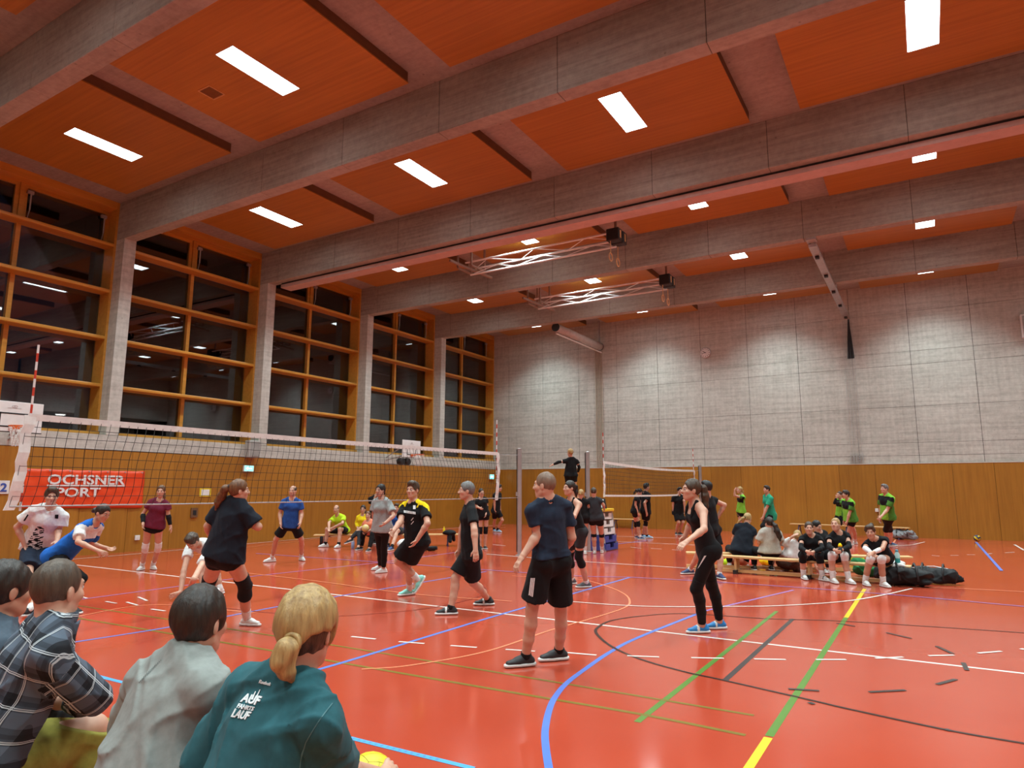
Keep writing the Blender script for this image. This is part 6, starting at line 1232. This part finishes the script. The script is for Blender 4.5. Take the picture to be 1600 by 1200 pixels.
p = spect('spectator in teal tee with blonde hair tied in a bun, seen from behind', (458, 1058), 2.08, (480, 986, .04), H=1.74, look=(0.22, -0.05, -0.97), face=(0.56, -0.83), px_off=(-0.08, -.02), elLW=at(318, 1205, 2.15), wrLW=at(370, 1245, 2.55), elRW=at(520, 1205, 2.16), wrRW=at(600, 1214, 2.60), handR=(0.2, 0.05, -1), hs=1.0).make()
o = p.tee(K_TEAL, sleeve=0.92, hem=0.10, g=0.020, fold_amp=0.014, fold_freq=46, neck=0.060, loose=0.026, flare=0.03); VQ = p.last; k = 2.08/FPX
X_, Y_ = RGT-UPV*0.20, RGT*0.42+UPV*0.85
for key, cx, cy, w_, h_ in (('AUF', 393, 1093, 29, 15.5), ('FAHRTS', 384.5, 1105.5, 26, 7.5), ('LAUF', 377.5, 1116.5, 27, 14.5)): p.decal_text(key, VQ, at(cx, cy, 2.08), X_, Y_, w_*k, h_*k, M('print_white', (0.85, 0.88, 0.88), rough=0.6), parent=o)
p.pxdecal('print_spire', [[(392.5, 1094), (396, 1094.5), (401, 1081), (400, 1080.5)], [(399, 1092), (402, 1092), (408, 1078), (407.2, 1077.5)]], VQ, MATS['print_white'], o)
p.decal_text('maker', VQ, at(415, 1067, 2.08), RGT-UPV*0.28, UPV+RGT*0.25, 19*k, 5.5*k, MATS['print_white'], parent=o)
sm_ = [(519, 1099), (508, 1113), (497, 1128), (487, 1144), (478, 1160), (472, 1178), (468, 1200)]
p.pxdecal('sleeve_seam', [[(a[0]-.9, a[1]), (a[0]+.9, a[1]), (b[0]+.9, b[1]), (b[0]-.9, b[1])] for a, b in zip(sm_[:-1], sm_[1:])], VQ, M('seam_teal', (0.07, 0.20, 0.22)), o, off=0.002, sub=2)
p.trousers(K_DGRY, g=0.015, name='trousers'); p.shoes(S_BLK)
p.hair('buzz', 'brown', vol=0.014, line=-0.075, slope=0.25); p.hair('bun', 'blonde', vol=0.022, line=-0.045, slope=0.0, more=[(0.085, -0.05, -0.050, 0.066, 0.085, 0.062), (-0.085, -0.05, -0.050, 0.066, 0.085, 0.062)], tail=[(-0.022, -0.112, -0.016, 0.024), (-0.012, -0.142, -0.034, 0.030), (-0.004, -0.140, -0.064, 0.034), (-0.016, -0.126, -0.098, 0.024), (-0.026, -0.112, -0.125, 0.008)])
d = unit(p.hp(0, -0.14, -0.03)-p.hp(0, -0.11, -0.01)); link('hair_tie', MB().tube([p.hp(-0.020+0.024*math.cos(q*math.pi/8), -0.124, -0.015+0.024*math.sin(q*math.pi/8))-p.origin for q in range(17)], 0.009, 7).mesh('hair_tie', HAIR['blonde'], True), p.o)
bc = p.j['wrR']+unit(FWD)*0.12+np.array([0.0, 0.0, -0.05]); bc = at(578, 1219, 2.78); ball('yellow volleyball held by the spectator in teal', bc, 0.105, [Yl, Yl, (0.80, 0.70, 0.05)])

p = spect('spectator in light grey tee with short dark hair, seen from behind', (290, 1030), 2.42, (313, 973, .06), H=1.78, look=(0.28, -0.05, -0.95), face=(0.55, -0.83), px_off=(0.02, -.04), elLW=at(200, 1165, 2.72), wrLW=at(260, 1200, 3.0), elRW=at(338, 1138, 2.62), wrRW=at(322, 1085, 2.9)).make()
o = p.tee(K_LGREY, sleeve=0.70, hem=0.10, g=0.022, fold_amp=0.014, fold_freq=46, flare=0.04, loose=0.03, seed=8); VQ = p.last
qs = []
for i in range(15):
    f = i/14; cx, cy = 252-34*f, 1032+35*f; r = 2.4*math.sin(math.pi*min(1, 0.12+0.85*(1-f)))+0.5; qs.append([(cx-0.5, cy+r*.9), (cx+0.3, cy+r*.6), (cx+0.9, cy-r), (cx+0.1, cy-r*.8)])
p.pxdecal('print_dot', qs, VQ, m_black, o, sub=1)
p.trousers(K_DGRY, g=0.015, name='trousers'); p.shoes(S_BLK); p.hair('buzz', 'dark', vol=0.015, line=-0.040, slope=0.5)

def plaid():
    m, nt, b = new_mat('plaid_flannel'); at_ = N(nt, 'ShaderNodeAttribute', attribute_name='cloth'); sp = N(nt, 'ShaderNodeSeparateXYZ'); nt.links.new(at_.outputs['Vector'], sp.inputs[0])
    def mth(op, a, b_=None):
        n = N(nt, 'ShaderNodeMath', operation=op)
        for i, v in enumerate((a, b_)):
            if v is None: continue
            if hasattr(v, 'links'): nt.links.new(v, n.inputs[i])
            else: n.inputs[i].default_value = v
        return n.outputs[0]
    def bands(ax, per):
        f = mth('FRACT', mth('MULTIPLY', sp.outputs[ax], 1/per)); wide = mth('GREATER_THAN', f, 0.52); dk = mth('MULTIPLY', mth('GREATER_THAN', f, 0.20), mth('LESS_THAN', f, 0.34))
        l1 = mth('LESS_THAN', mth('ABSOLUTE', mth('SUBTRACT', f, 0.06)), 0.016); l2 = mth('LESS_THAN', mth('ABSOLUTE', mth('SUBTRACT', f, 0.115)), 0.012); return wide, dk, mth('MAXIMUM', l1, l2)
    wx, dx_, lx_ = bands(0, 0.115); wy, dy_, ly_ = bands(1, 0.115)
    col = mixc(nt, mth('MULTIPLY', mth('ADD', wx, wy), 0.5), (0.020, 0.022, 0.027), (0.105, 0.130, 0.170)); col = mixc(nt, mth('MULTIPLY', mth('ADD', dx_, dy_), 0.4), col, (0.012, 0.012, 0.014)); col = mixc(nt, mth('MULTIPLY', mth('MAXIMUM', lx_, ly_), 0.8), col, (0.62, 0.66, 0.68))
    nt.links.new(col, b.inputs['Base Color']); b.inputs['Roughness'].default_value = 0.9; b.inputs['Specular IOR Level'].default_value = 0.2; MATS['plaid'] = m; return m
def plaid_attr(p):
    def fn(V):
        out = np.zeros_like(V); out[:, 0] = (V-p.j['pelvis'])@p.tl-0.9*((V-p.j['pelvis'])@p.tf)+5.0; out[:, 1] = (V-p.j['pelvis'])@p.up+5.0
        for sd, sg in (('L', 1), ('R', -1)):
            A, B, C_ = p.j['sh'+sd], p.j['el'+sd], p.j['wr'+sd]; best = None
            for a, b, off in ((A, B, 0.0), (B, C_, np.linalg.norm(B-A))):
                d = b-a; L = np.linalg.norm(d); n = d/L; t = np.clip((V-a)@n, 0, L); r = np.linalg.norm(V-a-t[:, None]*n, axis=1); u = unit(np.cross(n, p.tf)); w = np.cross(n, u); ang = np.arctan2((V-a)@w, (V-a)@u)
                tu = (V-a)@n; q = np.stack([(V-a)@u*0.8+(V-a)@w*0.6+5.0, 5.3-(tu+off), 0*t], 1); msk = (r < 0.10) & (tu > 0.075) if off == 0 else (r < 0.085) & (t > 0.0)
                out[msk] = q[msk]
        return out
    return fn
p = spect('spectator in dark plaid shirt and olive trousers with cropped brown hair', (85, 970), 2.82, (90, 923, .03), H=1.84, look=(0.26, -0.02, -0.96), face=(0.75, -0.66), px_off=(-0.12, -.04), elLW=at(20, 1090, 3.15), wrLW=at(75, 1130, 3.3), elRW=at(146, 1093, 2.86), wrRW=at(92, 1098, 3.12), knRW=at(150, 1146, 3.15), anRW=np.append(at(155, 1150, 3.2)[:2], 0.085)).make()
p.tee(plaid(), sleeve=1.55, hem=0.12, g=0.016, fold_amp=0.014, fold_freq=46, loose=0.012, flare=0.05, attr=plaid_attr(p)); p.add('collar', [Cone(p.j['neck']-p.up*0.012, p.j['neck']+p.up*0.022+p.tf*0.01, 0.074, 0.068, k=0.01)], MATS['plaid'], subs=[Cone(p.j['neck']+p.up*0.012, p.j['neck']+p.up*0.10, 0.058, 0.060, k=0.005)], attr=plaid_attr(p))
p.trousers(K_OLIVE, g=0.020, loose=0.01, name='trousers', fold_amp=0.006); p.shoes(S_BLK); p.hair('buzz', 'crop', vol=0.004, line=-0.050, slope=0.45)
p = spect('spectator at the left edge in slate tee with dark hair', (-6, 973), 3.2, (11, 922, .03), H=1.88, look=(0.50, -0.06, -0.86), face=(0.60, -0.8), px_off=(-0.06, 0.02), skin=1).make()
p.tee(K_SLATE, sleeve=0.62, hem=0.1, g=0.022, seed=14); p.trousers(K_DGRY, g=0.015, name='trousers'); p.shoes(S_BLK); p.hair('buzz', 'dark', vol=0.014, line=-0.040, slope=0.5)

t = thing('wall_unit', 'white wall unit at the right edge of the back wall', 'box', (3.2, YB-0.12, 7.02)); bevel(part('casing', MB().box((-0.14, -0.10, -0.40), (0.16, 0.11, 0.40)), m_white, t), 0.03); part('grille', MB().box((-0.10, -0.106, -0.34), (0.12, -0.10, 0.34)), m_steel, t)
